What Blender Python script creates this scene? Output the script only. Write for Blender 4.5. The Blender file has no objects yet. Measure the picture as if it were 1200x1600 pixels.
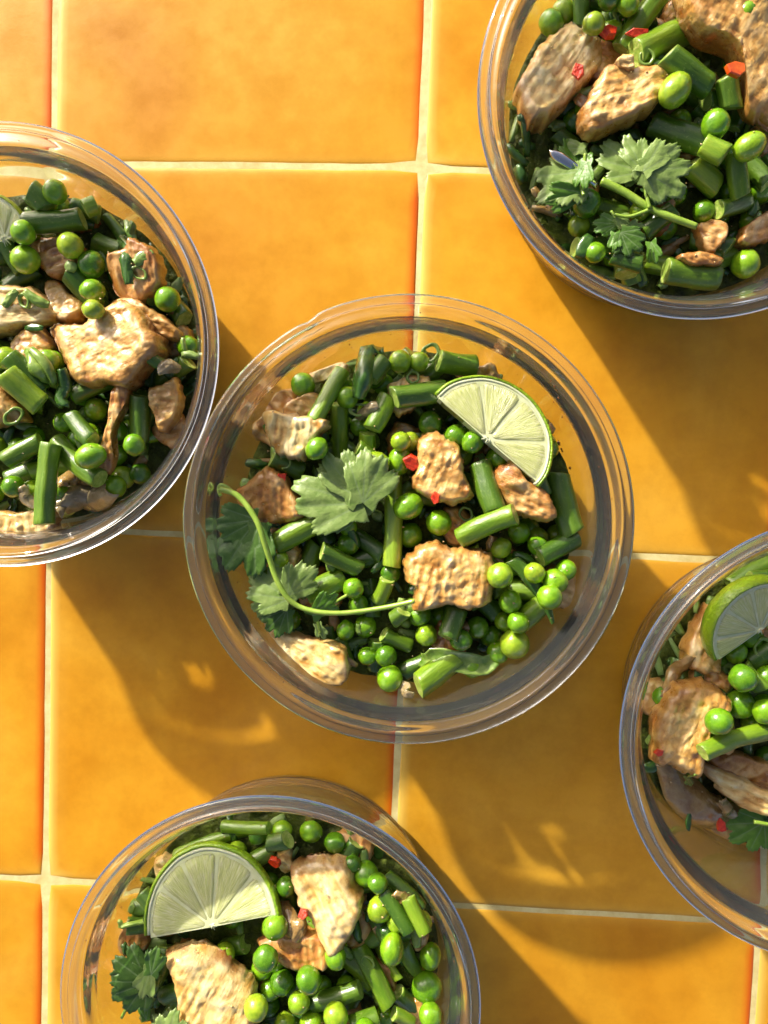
import bpy, bmesh, math, random
import numpy as np
from mathutils import Matrix, Vector, noise
# ------------------------------------------------------------------ scene, camera, light
S = 0.01                                   # everything below is written in centimetres
scene = bpy.context.scene
COL = scene.collection
F_PX, CAM_H = 1202.0, 32.4                 # focal length in photo pixels (1200x1600), camera height
TX, TY = -0.051, 0.038

def cam_rot():
    return np.array(Matrix.Rotation(TX, 3, 'X') @ Matrix.Rotation(TY, 3, 'Y'))
ROT = cam_rot()
cam = bpy.data.cameras.new('camera')
cam.sensor_fit = 'VERTICAL'; cam.sensor_height = 24.0
cam.lens = F_PX / 1600.0 * 24.0
cam.clip_start = 0.01; cam.clip_end = 200.0
camo = bpy.data.objects.new('camera', cam); COL.objects.link(camo)
camo.matrix_world = Matrix.Translation((0, 0, CAM_H * S)) @ Matrix([list(r) for r in ROT]).to_4x4()
scene.camera = camo

SUN_EL, SUN_AZ = math.radians(23.0), math.radians(-37.5)     # azimuth from +Y (top of the photo) towards +X
sun_dir = Vector((math.sin(SUN_AZ) * math.cos(SUN_EL), math.cos(SUN_AZ) * math.cos(SUN_EL), math.sin(SUN_EL)))
sl = bpy.data.lights.new('sun', 'SUN'); sl.energy = 5.0; sl.angle = math.radians(1.6); sl.color = (1.0, 0.93, 0.82)
sun = bpy.data.objects.new('sun', sl); COL.objects.link(sun)
sun.rotation_mode = 'QUATERNION'; sun.rotation_quaternion = sun_dir.to_track_quat('Z', 'Y')
sun.location = sun_dir * 2
w = bpy.data.worlds.new('World'); scene.world = w; w.use_nodes = True
nt = w.node_tree; bg = nt.nodes['Background']; bg.inputs[1].default_value = 0.15
sk = nt.nodes.new('ShaderNodeTexSky'); sk.sky_type = 'NISHITA'; sk.sun_disc = False
sk.sun_elevation = SUN_EL; sk.sun_rotation = SUN_AZ
sk.air_density = 0.4; sk.dust_density = 4.0; sk.ozone_density = 0.0
nt.links.new(sk.outputs[0], bg.inputs[0])
scene.view_settings.view_transform = 'Standard'; scene.view_settings.look = 'None'
scene.view_settings.exposure = 0.47; scene.view_settings.gamma = 1.0
scene.render.engine = 'CYCLES'
cy = scene.cycles
cy.max_bounces = 22; cy.transmission_bounces = 12; cy.glossy_bounces = 11; cy.diffuse_bounces = 3; cy.transparent_max_bounces = 16
cy.caustics_refractive = True; cy.caustics_reflective = True; cy.blur_glossy = 0.3
cy.sample_clamp_indirect = 6.0
cy.use_denoising = True
try: cy.denoiser = 'OPENIMAGEDENOISE'; cy.denoising_input_passes = 'RGB_ALBEDO_NORMAL'
except Exception: pass
try: sl.cycles.is_caustics_light = True
except Exception: pass

def unproj(x, y, z):
    d = ROT @ np.array([(x - 600) / F_PX, -(y - 800) / F_PX, -1.0])
    t = (z - CAM_H) / d[2]
    return d[0] * t, d[1] * t
def px_cm(z):                                # photo pixels per centimetre at height z
    return F_PX / (CAM_H - z)
R = random.Random(7)
def nz(x, y, z): return noise.noise(Vector((x, y, z)))

# ------------------------------------------------------------------ materials
def mat(name):
    m = bpy.data.materials.new(name); m.use_nodes = True
    return m, m.node_tree.nodes, m.node_tree.links, m.node_tree.nodes['Principled BSDF']
def N(nodes, t, **kw):
    n = nodes.new(t)
    for k, v in kw.items():
        if k.startswith('i_'): n.inputs[k[2:]].default_value = v
        else: setattr(n, k, v)
    return n
def setp(b, **kw):
    for k, v in kw.items():
        b.inputs[k.replace('_', ' ')].default_value = v
def ramp(nodes, stops):
    r = nodes.new('ShaderNodeValToRGB'); e = r.color_ramp.elements
    while len(e) < len(stops): e.new(0.5)
    for q, (p, c) in zip(e, stops): q.position = p; q.color = (*c, 1)
    return r
def coords(nodes, links, scale, obj=True, random_shift=True):
    tc = nodes.new('ShaderNodeTexCoord'); mp = nodes.new('ShaderNodeMapping')
    mp.inputs['Scale'].default_value = scale if hasattr(scale, '__len__') else (scale,) * 3
    links.new(tc.outputs['Object'], mp.inputs[0])
    if random_shift:
        oi = nodes.new('ShaderNodeObjectInfo'); mu = N(nodes, 'ShaderNodeMath', operation='MULTIPLY'); mu.inputs[1].default_value = 57.0
        links.new(oi.outputs['Random'], mu.inputs[0]); links.new(mu.outputs[0], mp.inputs['Location'])
    return mp
def noise_tex(nodes, links, vec, scale, detail=3, rough=.55, dist=0.0):
    n = N(nodes, 'ShaderNodeTexNoise', i_Scale=scale, i_Detail=detail, i_Roughness=rough, i_Distortion=dist)
    links.new(vec.outputs[0], n.inputs['Vector']); return n
def mixc(nodes, links, fac, a, b, blend='MIX'):
    m = nodes.new('ShaderNodeMix'); m.data_type = 'RGBA'; m.blend_type = blend
    for sock, v in ((m.inputs[0], fac), (m.inputs[6], a), (m.inputs[7], b)):
        if hasattr(v, 'links') or isinstance(v, bpy.types.NodeSocket): links.new(v, sock)
        elif hasattr(v, '__len__'): sock.default_value = (*v, 1)
        else: sock.default_value = v
    return m.outputs[2]
def bump(nodes, links, b, height, strength, dist):
    bp = N(nodes, 'ShaderNodeBump', i_Strength=strength, i_Distance=dist)
    links.new(height, bp.inputs['Height']); links.new(bp.outputs[0], b.inputs['Normal']); return bp
M = {}

def m_glass():
    m, n, l, b = mat('clear_glass')
    setp(b, Base_Color=(.90, .945, .955, 1), Roughness=0.0, IOR=1.47, Transmission_Weight=.982)   # the rest is the dull film of a used bowl
    return m
def m_tile():
    m, n, l, b = mat('glazed_tile')
    mp = coords(n, l, 1.0)
    a = noise_tex(n, l, mp, 9, 4, .6, .6); c = noise_tex(n, l, mp, 55, 4, .7); g = noise_tex(n, l, mp, 900, 2, .6)
    oi = n.new('ShaderNodeObjectInfo')
    r1 = ramp(n, [(.30, (.62, .26, .006)), (.50, (.72, .345, .016)), (.72, (.78, .42, .040))]); l.new(a.outputs[0], r1.inputs[0])
    r2 = ramp(n, [(.33, (.80, .74, .62)), (.62, (1, 1, 1))]); l.new(c.outputs[0], r2.inputs[0])
    col = mixc(n, l, .7, r1.outputs[0], r2.outputs[0], 'MULTIPLY')
    r3 = ramp(n, [(.0, (.93, .93, .93)), (1, (1.04, 1.03, 1.02))]); l.new(oi.outputs['Random'], r3.inputs[0])
    col = mixc(n, l, 1.0, col, r3.outputs[0], 'MULTIPLY')
    # the glaze runs thin and redder over the pressed edge
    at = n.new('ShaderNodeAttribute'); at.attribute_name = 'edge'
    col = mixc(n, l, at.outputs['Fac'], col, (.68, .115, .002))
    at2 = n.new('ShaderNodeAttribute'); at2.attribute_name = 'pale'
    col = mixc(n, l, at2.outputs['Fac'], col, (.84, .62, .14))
    l.new(col, b.inputs['Base Color'])
    rr = ramp(n, [(.3, (.30, .30, .30)), (.7, (.42, .42, .42))]); l.new(c.outputs[0], rr.inputs[0]); l.new(rr.outputs[0], b.inputs['Roughness'])
    ad = N(n, 'ShaderNodeMath', operation='MULTIPLY_ADD'); ad.inputs[1].default_value = .25
    l.new(g.outputs[0], ad.inputs[0]); l.new(a.outputs[0], ad.inputs[2])
    setp(b, Specular_IOR_Level=.4); bump(n, l, b, ad.outputs[0], .05, .003)
    return m
def m_grout():
    m, n, l, b = mat('grout')
    mp = coords(n, l, 1.0, random_shift=False)
    a = noise_tex(n, l, mp, 90, 4, .65); c = noise_tex(n, l, mp, 14, 3)
    r1 = ramp(n, [(.3, (.64, .50, .18)), (.65, (.80, .70, .34))]); l.new(a.outputs[0], r1.inputs[0])
    r2 = ramp(n, [(.35, (.88, .84, .72)), (.6, (1, 1, 1))]); l.new(c.outputs[0], r2.inputs[0])
    l.new(mixc(n, l, .7, r1.outputs[0], r2.outputs[0], 'MULTIPLY'), b.inputs['Base Color'])
    setp(b, Roughness=.8); bump(n, l, b, a.outputs[0], .3, .0015)
    return m
def m_pea():
    m, n, l, b = mat('pea_skin')
    oi = n.new('ShaderNodeObjectInfo'); mp = coords(n, l, 1.0)
    r1 = ramp(n, [(0, (.07, .20, .005)), (.35, (.15, .35, .005)), (.75, (.22, .43, .008)), (1, (.33, .46, .02))]); l.new(oi.outputs['Random'], r1.inputs[0])
    a = noise_tex(n, l, mp, 1.6, 3); r2 = ramp(n, [(.36, (.55, .66, .5)), (.64, (1.12, 1.06, 1))]); l.new(a.outputs[0], r2.inputs[0])
    c = noise_tex(n, l, mp, 14, 3, .7); r3 = ramp(n, [(.5, (0, 0, 0)), (.85, (.5, .5, .5))]); l.new(c.outputs[0], r3.inputs[0])
    col = mixc(n, l, .8, r1.outputs[0], r2.outputs[0], 'MULTIPLY')
    col = mixc(n, l, r3.outputs[0], col, (.30, .46, .06)); l.new(col, b.inputs['Base Color'])
    setp(b, Roughness=.22, Subsurface_Weight=.25, Subsurface_Radius=(.5, 1.0, .15), Subsurface_Scale=.0022, Coat_Weight=.7, Coat_Roughness=.07)
    e = noise_tex(n, l, mp, 3.2, 4, .6); w2 = noise_tex(n, l, mp, 1.3, 2, .5, 2.5); ad = N(n, 'ShaderNodeMath', operation='MULTIPLY_ADD'); ad.inputs[1].default_value = .8; l.new(w2.outputs[0], ad.inputs[0]); l.new(e.outputs[0], ad.inputs[2]); bump(n, l, b, ad.outputs[0], .16, .0014)
    return m
def m_bean(name, dark):
    m, n, l, b = mat(name)
    oi = n.new('ShaderNodeObjectInfo'); mp = coords(n, l, (60, 260, 260))
    if dark: st = [(0, (.05, .12, .007)), (.5, (.09, .18, .011)), (1, (.14, .25, .018))]
    else: st = [(0, (.13, .24, .010)), (.5, (.19, .32, .014)), (1, (.28, .42, .03))]
    r1 = ramp(n, st); l.new(oi.outputs['Random'], r1.inputs[0])
    a = noise_tex(n, l, mp, 1.0, 5, .65); r2 = ramp(n, [(.35, (.62, .74, .6)), (.65, (1.25, 1.15, 1.05))]); l.new(a.outputs[0], r2.inputs[0])
    mp2 = coords(n, l, 1.0); c = noise_tex(n, l, mp2, 900, 3, .7); r3 = ramp(n, [(.60, (0, 0, 0)), (.72, (.55, .55, .55))]); l.new(c.outputs[0], r3.inputs[0])
    col = mixc(n, l, 1.0, r1.outputs[0], r2.outputs[0], 'MULTIPLY'); col = mixc(n, l, r3.outputs[0], col, (.28, .38, .09)); l.new(col, b.inputs['Base Color'])
    setp(b, Roughness=.34, Subsurface_Weight=.15, Subsurface_Radius=(.5, 1.0, .2), Subsurface_Scale=.002, Coat_Weight=.45, Coat_Roughness=.14)
    bump(n, l, b, a.outputs[0], .6, .0011)
    return m
def m_cut():
    m, n, l, b = mat('bean_flesh')
    mp = coords(n, l, 1.0); a = noise_tex(n, l, mp, 420, 4, .7)
    r1 = ramp(n, [(.3, (.18, .32, .03)), (.5, (.34, .47, .08)), (.72, (.58, .62, .22))]); l.new(a.outputs[0], r1.inputs[0]); l.new(r1.outputs[0], b.inputs['Base Color'])
    setp(b, Roughness=.35, Subsurface_Weight=.2, Subsurface_Radius=(.6, 1, .3), Subsurface_Scale=.002, Coat_Weight=.3)
    bump(n, l, b, a.outputs[0], .6, .0008); return m
def m_chicken(name, stops, sauce, grain):
    m, n, l, b = mat(name)
    mp = coords(n, l, 1.0); at = n.new('ShaderNodeAttribute'); at.attribute_name = 'fibre'
    a = noise_tex(n, l, mp, 95, 5, .62, .5); c = noise_tex(n, l, mp, 420, 4, .65)
    mu = N(n, 'ShaderNodeMath', operation='MULTIPLY_ADD'); mu.inputs[1].default_value = .45; l.new(at.outputs['Fac'], mu.inputs[0]); l.new(a.outputs[0], mu.inputs[2])
    r1 = ramp(n, stops); sb = N(n, 'ShaderNodeMath', operation='SUBTRACT'); sb.inputs[1].default_value = -.02; l.new(mu.outputs[0], sb.inputs[0]); l.new(sb.outputs[0], r1.inputs[0])
    r2 = ramp(n, [(.32, (.74, .62, .46)), (.5, (1, 1, 1))]); l.new(c.outputs[0], r2.inputs[0])
    col = mixc(n, l, .6, r1.outputs[0], r2.outputs[0], 'MULTIPLY')
    d = noise_tex(n, l, mp, 60, 4, .6, 1.0); r3 = ramp(n, [(.46, (0, 0, 0)), (.66, (sauce,) * 3)]); l.new(d.outputs[0], r3.inputs[0])
    col = mixc(n, l, r3.outputs[0], col, (.36, .135, .020)); l.new(col, b.inputs['Base Color'])
    setp(b, Subsurface_Weight=.15, Subsurface_Radius=(1, .6, .3), Subsurface_Scale=.002, Coat_Weight=1.0, Coat_Roughness=.09)
    r4 = ramp(n, [(.35, (.24,) * 3), (.65, (.5,) * 3)]); l.new(c.outputs[0], r4.inputs[0]); l.new(r4.outputs[0], b.inputs['Roughness'])
    v = N(n, 'ShaderNodeTexVoronoi', i_Scale=640.0, feature='SMOOTH_F1'); l.new(mp.outputs[0], v.inputs['Vector'])
    fu = n.new('ShaderNodeAttribute'); fu.attribute_name = 'fuv'; fn = N(n, 'ShaderNodeTexNoise', i_Scale=1.0, i_Detail=5.0, i_Roughness=.7, i_Distortion=.3); l.new(fu.outputs['Vector'], fn.inputs['Vector'])
    # grain: round muscle bundles seen end on; fibres: the same bundles seen from the side
    gr = N(n, 'ShaderNodeMath', operation='MULTIPLY'); gr.inputs[1].default_value = -1.3 * grain; l.new(v.outputs['Distance'], gr.inputs[0])
    fb = N(n, 'ShaderNodeMath', operation='MULTIPLY_ADD'); fb.inputs[1].default_value = 1.6 * (1 - grain) + .5; l.new(fn.outputs[0], fb.inputs[0]); l.new(gr.outputs[0], fb.inputs[2])
    ad = N(n, 'ShaderNodeMath', operation='MULTIPLY_ADD'); ad.inputs[1].default_value = .5; l.new(c.outputs[0], ad.inputs[0]); l.new(fb.outputs[0], ad.inputs[2])
    cr = ramp(n, [(.28, (.72, .52, .30)), (.48, (1.06, 1.06, 1.06))]); l.new(fn.outputs[0], cr.inputs[0]); col = mixc(n, l, .15 + .35 * (1 - grain), col, cr.outputs[0], 'MULTIPLY')
    cv = ramp(n, [(.40, (1, 1, 1)), (.80, (.70, .50, .30))]); l.new(v.outputs['Distance'], cv.inputs[0]); col = mixc(n, l, .6 * grain, col, cv.outputs[0], 'MULTIPLY'); l.new(col, b.inputs['Base Color'])
    eb = n.new('ShaderNodeAttribute'); eb.attribute_name = 'brown'; em = N(n, 'ShaderNodeMath', operation='MULTIPLY'); er = ramp(n, [(.38, (0, 0, 0)), (.60, (1, 1, 1))]); l.new(a.outputs[0], er.inputs[0]); l.new(er.outputs[0], em.inputs[0]); l.new(eb.outputs['Fac'], em.inputs[1])
    col = mixc(n, l, em.outputs[0], col, (.30, .10, .014)); l.new(col, b.inputs['Base Color'])
    bump(n, l, b, ad.outputs[0], .42, .0010); return m
def m_simple(name, col, col2, scale, rough, sss=.15, coat=.3, bmp=.3, bdist=.0008, trans=0.0, spec=.5, sc=1.0):
    m, n, l, b = mat(name); mp = coords(n, l, sc)
    a = noise_tex(n, l, mp, scale, 4, .62); r1 = ramp(n, [(.32, col), (.68, col2)]); l.new(a.outputs[0], r1.inputs[0]); l.new(r1.outputs[0], b.inputs['Base Color'])
    setp(b, Roughness=rough, Subsurface_Weight=sss, Subsurface_Radius=(1, 1, .5), Subsurface_Scale=.002, Coat_Weight=coat, Coat_Roughness=.1, Transmission_Weight=trans, Specular_IOR_Level=spec)
    bump(n, l, b, a.outputs[0], bmp, bdist); return m
def m_leaf(name, col, col2):
    m, n, l, b = mat(name); mp = coords(n, l, 1.0); at = n.new('ShaderNodeAttribute'); at.attribute_name = 'vein'
    a = noise_tex(n, l, mp, 260, 4, .6); r1 = ramp(n, [(.3, col), (.7, col2)]); l.new(a.outputs[0], r1.inputs[0])
    c = mixc(n, l, at.outputs['Fac'], r1.outputs[0], (.30, .40, .20)); l.new(c, b.inputs['Base Color'])
    setp(b, Roughness=.42, Specular_IOR_Level=.6, Coat_Weight=.15, Coat_Roughness=.25)
    bump(n, l, b, a.outputs[0], .45, .0012)
    tr = n.new('ShaderNodeBsdfTranslucent'); l.new(c, tr.inputs[0]); mx = n.new('ShaderNodeMixShader'); mx.inputs[0].default_value = .25
    out = n['Material Output']; l.new(b.outputs[0], mx.inputs[1]); l.new(tr.outputs[0], mx.inputs[2]); l.new(mx.outputs[0], out.inputs[0]); return m
def m_flesh():
    m, n, l, b = mat('lime_flesh'); at = n.new('ShaderNodeAttribute'); at.attribute_name = 'radial'
    mp = N(n, 'ShaderNodeMapping'); mp.inputs['Scale'].default_value = (2.2, 26.0, 1); l.new(at.outputs['Vector'], mp.inputs[0])
    a = noise_tex(n, l, mp, 1.0, 4, .6, .25); r1 = ramp(n, [(.28, (.48, .54, .16)), (.5, (.64, .68, .27)), (.74, (.82, .83, .50))]); l.new(a.outputs[0], r1.inputs[0]); l.new(r1.outputs[0], b.inputs['Base Color'])
    setp(b, Roughness=.22, Subsurface_Weight=.6, Subsurface_Radius=(1, 1.1, .5), Subsurface_Scale=.005, Coat_Weight=.6, Coat_Roughness=.06)
    bump(n, l, b, a.outputs[0], .6, .0012); return m
def m_rind():
    m, n, l, b = mat('lime_rind'); mp = coords(n, l, 1.0); a = noise_tex(n, l, mp, 130, 4, .6)
    v = N(n, 'ShaderNodeTexVoronoi', i_Scale=900.0); l.new(mp.outputs[0], v.inputs['Vector'])
    r1 = ramp(n, [(.3, (.15, .29, .008)), (.6, (.27, .42, .014)), (.8, (.42, .52, .03))]); l.new(a.outputs[0], r1.inputs[0]); l.new(r1.outputs[0], b.inputs['Base Color'])
    setp(b, Roughness=.3, Coat_Weight=.3, Coat_Roughness=.15); bump(n, l, b, v.outputs['Distance'], .5, .0006); return m
def m_metal():
    m, n, l, b = mat('steel'); mp = coords(n, l, (40, 900, 900)); a = noise_tex(n, l, mp, 1, 3); r = ramp(n, [(.3, (.12,) * 3), (.7, (.22,) * 3)]); l.new(a.outputs[0], r.inputs[0]); l.new(r.outputs[0], b.inputs['Roughness'])
    setp(b, Base_Color=(.85, .84, .82, 1), Metallic=1.0); return m
M['glass'] = m_glass(); M['tile'] = m_tile(); M['grout'] = m_grout(); M['pea'] = m_pea()
M['bean'] = m_bean('bean_skin', False); M['darkbean'] = m_bean('dark_bean_skin', True); M['cut'] = m_cut()
M['tan'] = m_chicken('tan_chicken', [(.25, (.44, .19, .026)), (.41, (.68, .37, .08)), (.57, (.80, .51, .155)), (.8, (.89, .69, .33))], .45, .8)
M['pale'] = m_chicken('pale_chicken', [(.25, (.58, .29, .045)), (.40, (.78, .50, .14)), (.56, (.88, .67, .26)), (.8, (.93, .81, .46))], .35, .1)
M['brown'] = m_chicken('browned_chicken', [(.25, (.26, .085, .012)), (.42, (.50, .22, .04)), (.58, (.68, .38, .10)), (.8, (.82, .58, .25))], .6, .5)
M['leaf'] = m_leaf('coriander_leaf', (.20, .33, .06), (.33, .45, .125)); M['darkleaf'] = m_leaf('dark_coriander_leaf', (.06, .15, .014), (.11, .23, .03)); M['brightleaf'] = m_leaf('bright_coriander_leaf', (.09, .23, .015), (.15, .33, .03))
M['stem'] = m_simple('coriander_stem', (.20, .34, .03), (.34, .48, .07), 160, .3, coat=.4)
M['chili'] = m_simple('red_chili', (.48, .012, .004), (.78, .07, .012), 500, .3, coat=.4, bmp=.8, bdist=.0012)
M['orange'] = m_simple('orange_chili', (.60, .05, .005), (.78, .16, .015), 300, .22, coat=.6)
M['scallion'] = m_simple('scallion_green', (.10, .20, .02), (.30, .42, .09), 220, .25, coat=.5)
M['wilted'] = m_simple('wilted_green', (.018, .065, .008), (.07, .17, .022), 200, .25, coat=.5, bmp=.6)
M['onion'] = m_simple('soft_onion', (.42, .31, .14), (.66, .54, .32), 190, .18, sss=.3, coat=.7, bmp=.8, bdist=.0014, trans=.4)
M['sauceonion'] = m_simple('sauced_onion', (.38, .20, .05), (.60, .40, .14), 190, .16, sss=.3, coat=.8, bmp=.8, bdist=.0014, trans=.35)
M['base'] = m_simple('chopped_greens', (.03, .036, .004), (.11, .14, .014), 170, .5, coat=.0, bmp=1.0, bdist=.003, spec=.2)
M['flesh'] = m_flesh(); M['rind'] = m_rind(); M['steel'] = m_metal()
M['pith'] = m_simple('lime_pith', (.62, .68, .34), (.78, .81, .54), 300, .5, sss=.3, coat=.1)
M['membrane'] = m_simple('lime_membrane', (.60, .65, .30), (.74, .78, .46), 200, .3, sss=.3, coat=.4)
M['speck'] = m_simple('sauce_speck', (.10, .03, .006), (.25, .09, .015), 300, .25, coat=.6)
M['crumb'] = m_simple('garlic_crumb', (.48, .30, .10), (.70, .52, .25), 300, .3, coat=.5)
# ------------------------------------------------------------------ object helpers
def link(name, me, parent=None):
    o = bpy.data.objects.new(name, me); COL.objects.link(o)
    if parent is not None: o.parent = parent
    return o
def mesh(name, verts, faces, mats, fm=None, smooth=True, attrs=None, vattr=None):
    me = bpy.data.meshes.new(name); me.from_pydata([(v[0] * S, v[1] * S, v[2] * S) for v in verts], [], faces)
    for m in mats: me.materials.append(m)
    if fm is not None: me.polygons.foreach_set('material_index', fm)
    me.polygons.foreach_set('use_smooth', [smooth] * len(me.polygons))
    for k, vals in (attrs or {}).items():
        a = me.attributes.new(k, 'FLOAT', 'POINT'); a.data.foreach_set('value', vals)
    for k, vals in (vattr or {}).items():
        a = me.attributes.new(k, 'FLOAT_VECTOR', 'POINT'); a.data.foreach_set('vector', [c for v in vals for c in v])
    me.update(); return me
def tag(o, label=None, cat=None, group=None, kind=None):
    if label: o['label'] = label
    if cat: o['category'] = cat
    if group: o['group'] = group
    if kind: o['kind'] = kind
    return o
def empty(name, loc):
    o = bpy.data.objects.new(name, None); o.empty_display_size = .01; COL.objects.link(o); o.location = [c * S for c in loc]; return o
def skin(rings, close_ends=True):
    """faces joining equal rings of vertices; ring i occupies [i*n, (i+1)*n)"""
    k, n = rings; f = []
    for i in range(k - 1):
        for j in range(n):
            f.append((i * n + j, i * n + (j + 1) % n, (i + 1) * n + (j + 1) % n, (i + 1) * n + j))
    if close_ends: f += [tuple(range(n - 1, -1, -1)), tuple(range((k - 1) * n, k * n))]
    return f
def catmull(pts, sub, closed=False):
    P = [np.array(p, float) for p in pts]; n = len(P); out = []
    for i in range(n if closed else n - 1):
        if closed: a, b, c, d = P[i - 1], P[i], P[(i + 1) % n], P[(i + 2) % n]
        else: a, b, c, d = P[max(i - 1, 0)], P[i], P[i + 1], P[min(i + 2, n - 1)]
        for k in range(sub):
            t = k / sub
            out.append(.5 * (2 * b + (c - a) * t + (2 * a - 5 * b + 4 * c - d) * t * t + (3 * b - a - 3 * c + d) * t ** 3))
    if not closed: out.append(P[-1])
    return out

# ------------------------------------------------------------------ tiled tabletop
TILE = 15.42
LAT = {(0, 0): (84, 256), (1, 0): (660, 262), (0, 1): (77, 826), (1, 1): (637, 853), (0, 2): (71, 1375), (1, 2): (612, 1409), (2, 2): (1186, 1443), (2, 1): (1213, 878)}
obs = {k: np.array(unproj(*v, 0.0)) for k, v in LAT.items()}
A = []; bb = []
for (i, j), p in obs.items():            # p = o + i*u + j*v
    A += [[1, 0, i, 0, j, 0], [0, 1, 0, i, 0, j]]; bb += [p[0], p[1]]
sol = np.linalg.lstsq(np.array(A, float), np.array(bb), rcond=None)[0]
def corner(i, j):
    if (i, j) in obs: return obs[(i, j)]
    q = sol[0:2] + i * sol[2:4] + j * sol[4:6]
    ii, jj = min(max(i, 0), 2), min(max(j, 0), 2)
    if (ii, jj) in obs: q = q + obs[(ii, jj)] - (sol[0:2] + ii * sol[2:4] + jj * sol[4:6])
    return q
table = empty('tiled_tabletop', (0, 0, 0))
tag(table, 'glossy orange yellow square tiles with pale grout under the bowls', kind='structure')
I0, I1, J0, J1 = -2, 4, -2, 5
def make_tile(i, j):
    c = [corner(i, j), corner(i + 1, j), corner(i + 1, j + 1), corner(i, j + 1)]
    cen = sum(c) / 4; gap = .066; n = 14; rr = random.Random(i * 31 + j)
    tilt = (rr.uniform(-.002, .002), rr.uniform(-.002, .002)); ph = rr.uniform(0, 50)
    prof = [(0.0, -.40, .9), (.0, -.12, 1.), (.03, -.050, 1.), (.09, -.022, 1.), (.18, -.007, 1.), (.30, -.001, .6), (.50, 0, .12)]
    V = []; E = []; PL = []
    ring_t = []
    for s in range(4):
        for k in range(n): ring_t.append((s, k / n))
    def pt(s, t, inset):
        a, b = c[s], c[(s + 1) % 4]
        p = a * (1 - t) + b * t; d = p - cen
        # square inset with small round corners and a hand made wobble
        L = (np.linalg.norm(c[1] - c[0])) / 2
        wob = .022 * nz(p[0] * .35 + ph, p[1] * .35, 3.1) + .015 * nz(p[0] * 1.7, p[1] * 1.7 + ph, 9)
        q = cen + d * (1 - (gap + inset + wob) / L)
        cn = min(t, 1 - t)
        if cn < .02: q = cen + (q - cen) * (1 - .10 / L)
        return q
    for ins, z, e in prof:
        for s, t in ring_t:
            q = pt(s, t, ins); zz = z + (q - cen) @ np.array(tilt) + .012 * nz(q[0] * .22 + ph, q[1] * .22, 7)
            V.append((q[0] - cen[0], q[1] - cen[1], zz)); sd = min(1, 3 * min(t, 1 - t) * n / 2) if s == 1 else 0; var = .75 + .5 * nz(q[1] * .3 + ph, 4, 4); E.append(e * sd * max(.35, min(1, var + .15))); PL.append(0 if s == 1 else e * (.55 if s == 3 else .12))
    m = len(ring_t); k0 = len(prof)
    for f in (.93, .82, .6, .35, .12):
        for s, t in ring_t:
            q = cen + (pt(s, t, .50) - cen) * f
            V.append((q[0] - cen[0], q[1] - cen[1], (q - cen) @ np.array(tilt) + .012 * nz(q[0] * .22 + ph, q[1] * .22, 7))); E.append(0); PL.append(0)
    F = skin((k0 + 5, m)); F = F[:-2] + [F[-1]]
    o = link('tile', mesh('tile', V, F, [M['tile']], attrs={'edge': E, 'pale': PL}), table); o.location = (cen[0] * S, cen[1] * S, 0)
for i in range(I0, I1):
    for j in range(J0, J1): make_tile(i, j)
g = [corner(I0, J0), corner(I1, J0), corner(I1, J1), corner(I0, J1)]
GV = []; GF = []; gn = 90
for a in range(gn + 1):
    for b_ in range(gn + 1):
        u, v = a / gn, b_ / gn
        p = (g[0] * (1 - u) + g[1] * u) * (1 - v) + (g[3] * (1 - u) + g[2] * u) * v
        GV.append((p[0], p[1], -.034 + .008 * nz(p[0] * 1.3, p[1] * 1.3, 0)))
for a in range(gn):
    for b_ in range(gn):
        q = a * (gn + 1) + b_; GF.append((q, q + gn + 1, q + gn + 2, q + 1))
link('grout', mesh('grout', GV, GF, [M['grout']]), table)

# ------------------------------------------------------------------ glass bowls
OUT = [(0, .22), (3.4, .22), (4.9, .20), (5.15, .06), (5.45, .0), (5.70, .08), (5.84, .26), (5.86, .42), (5.95, .52), (6.0, .68), (5.97, .80), (6.04, .92), (6.07, 1.10), (6.04, 1.22), (6.11, 1.36), (6.14, 1.56),
       (6.24, 2.25), (6.44, 3.2), (6.67, 4.3), (6.82, 5.2), (6.90, 5.75), (6.94, 5.93), (7.04, 6.04), (7.25, 6.08), (7.43, 6.12), (7.52, 6.22), (7.51, 6.32), (7.43, 6.38), (7.30, 6.40), (7.20, 6.43), (7.15, 6.48), (7.10, 6.50)]
INN = [(7.05, 6.48), (7.0, 6.40), (6.90, 6.18), (6.79, 5.95), (6.68, 5.72), (6.60, 5.5), (6.50, 5.2), (6.34, 4.3), (6.11, 3.2), (5.92, 2.2), (5.78, 1.5), (5.60, 1.05), (5.28, .76), (4.8, .62), (3.6, .58), (0, .58)]
RIMH = 6.5
iz = np.array([z for r, z in INN][::-1]); ir = np.array([r for r, z in INN][::-1])
def inner_r(z, s=1.0): return float(np.interp(z, iz[1:], ir[1:])) * s if z > .6 else 3.5 * s
def wall_floor(r): return np.interp(r, ir, iz)
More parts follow.
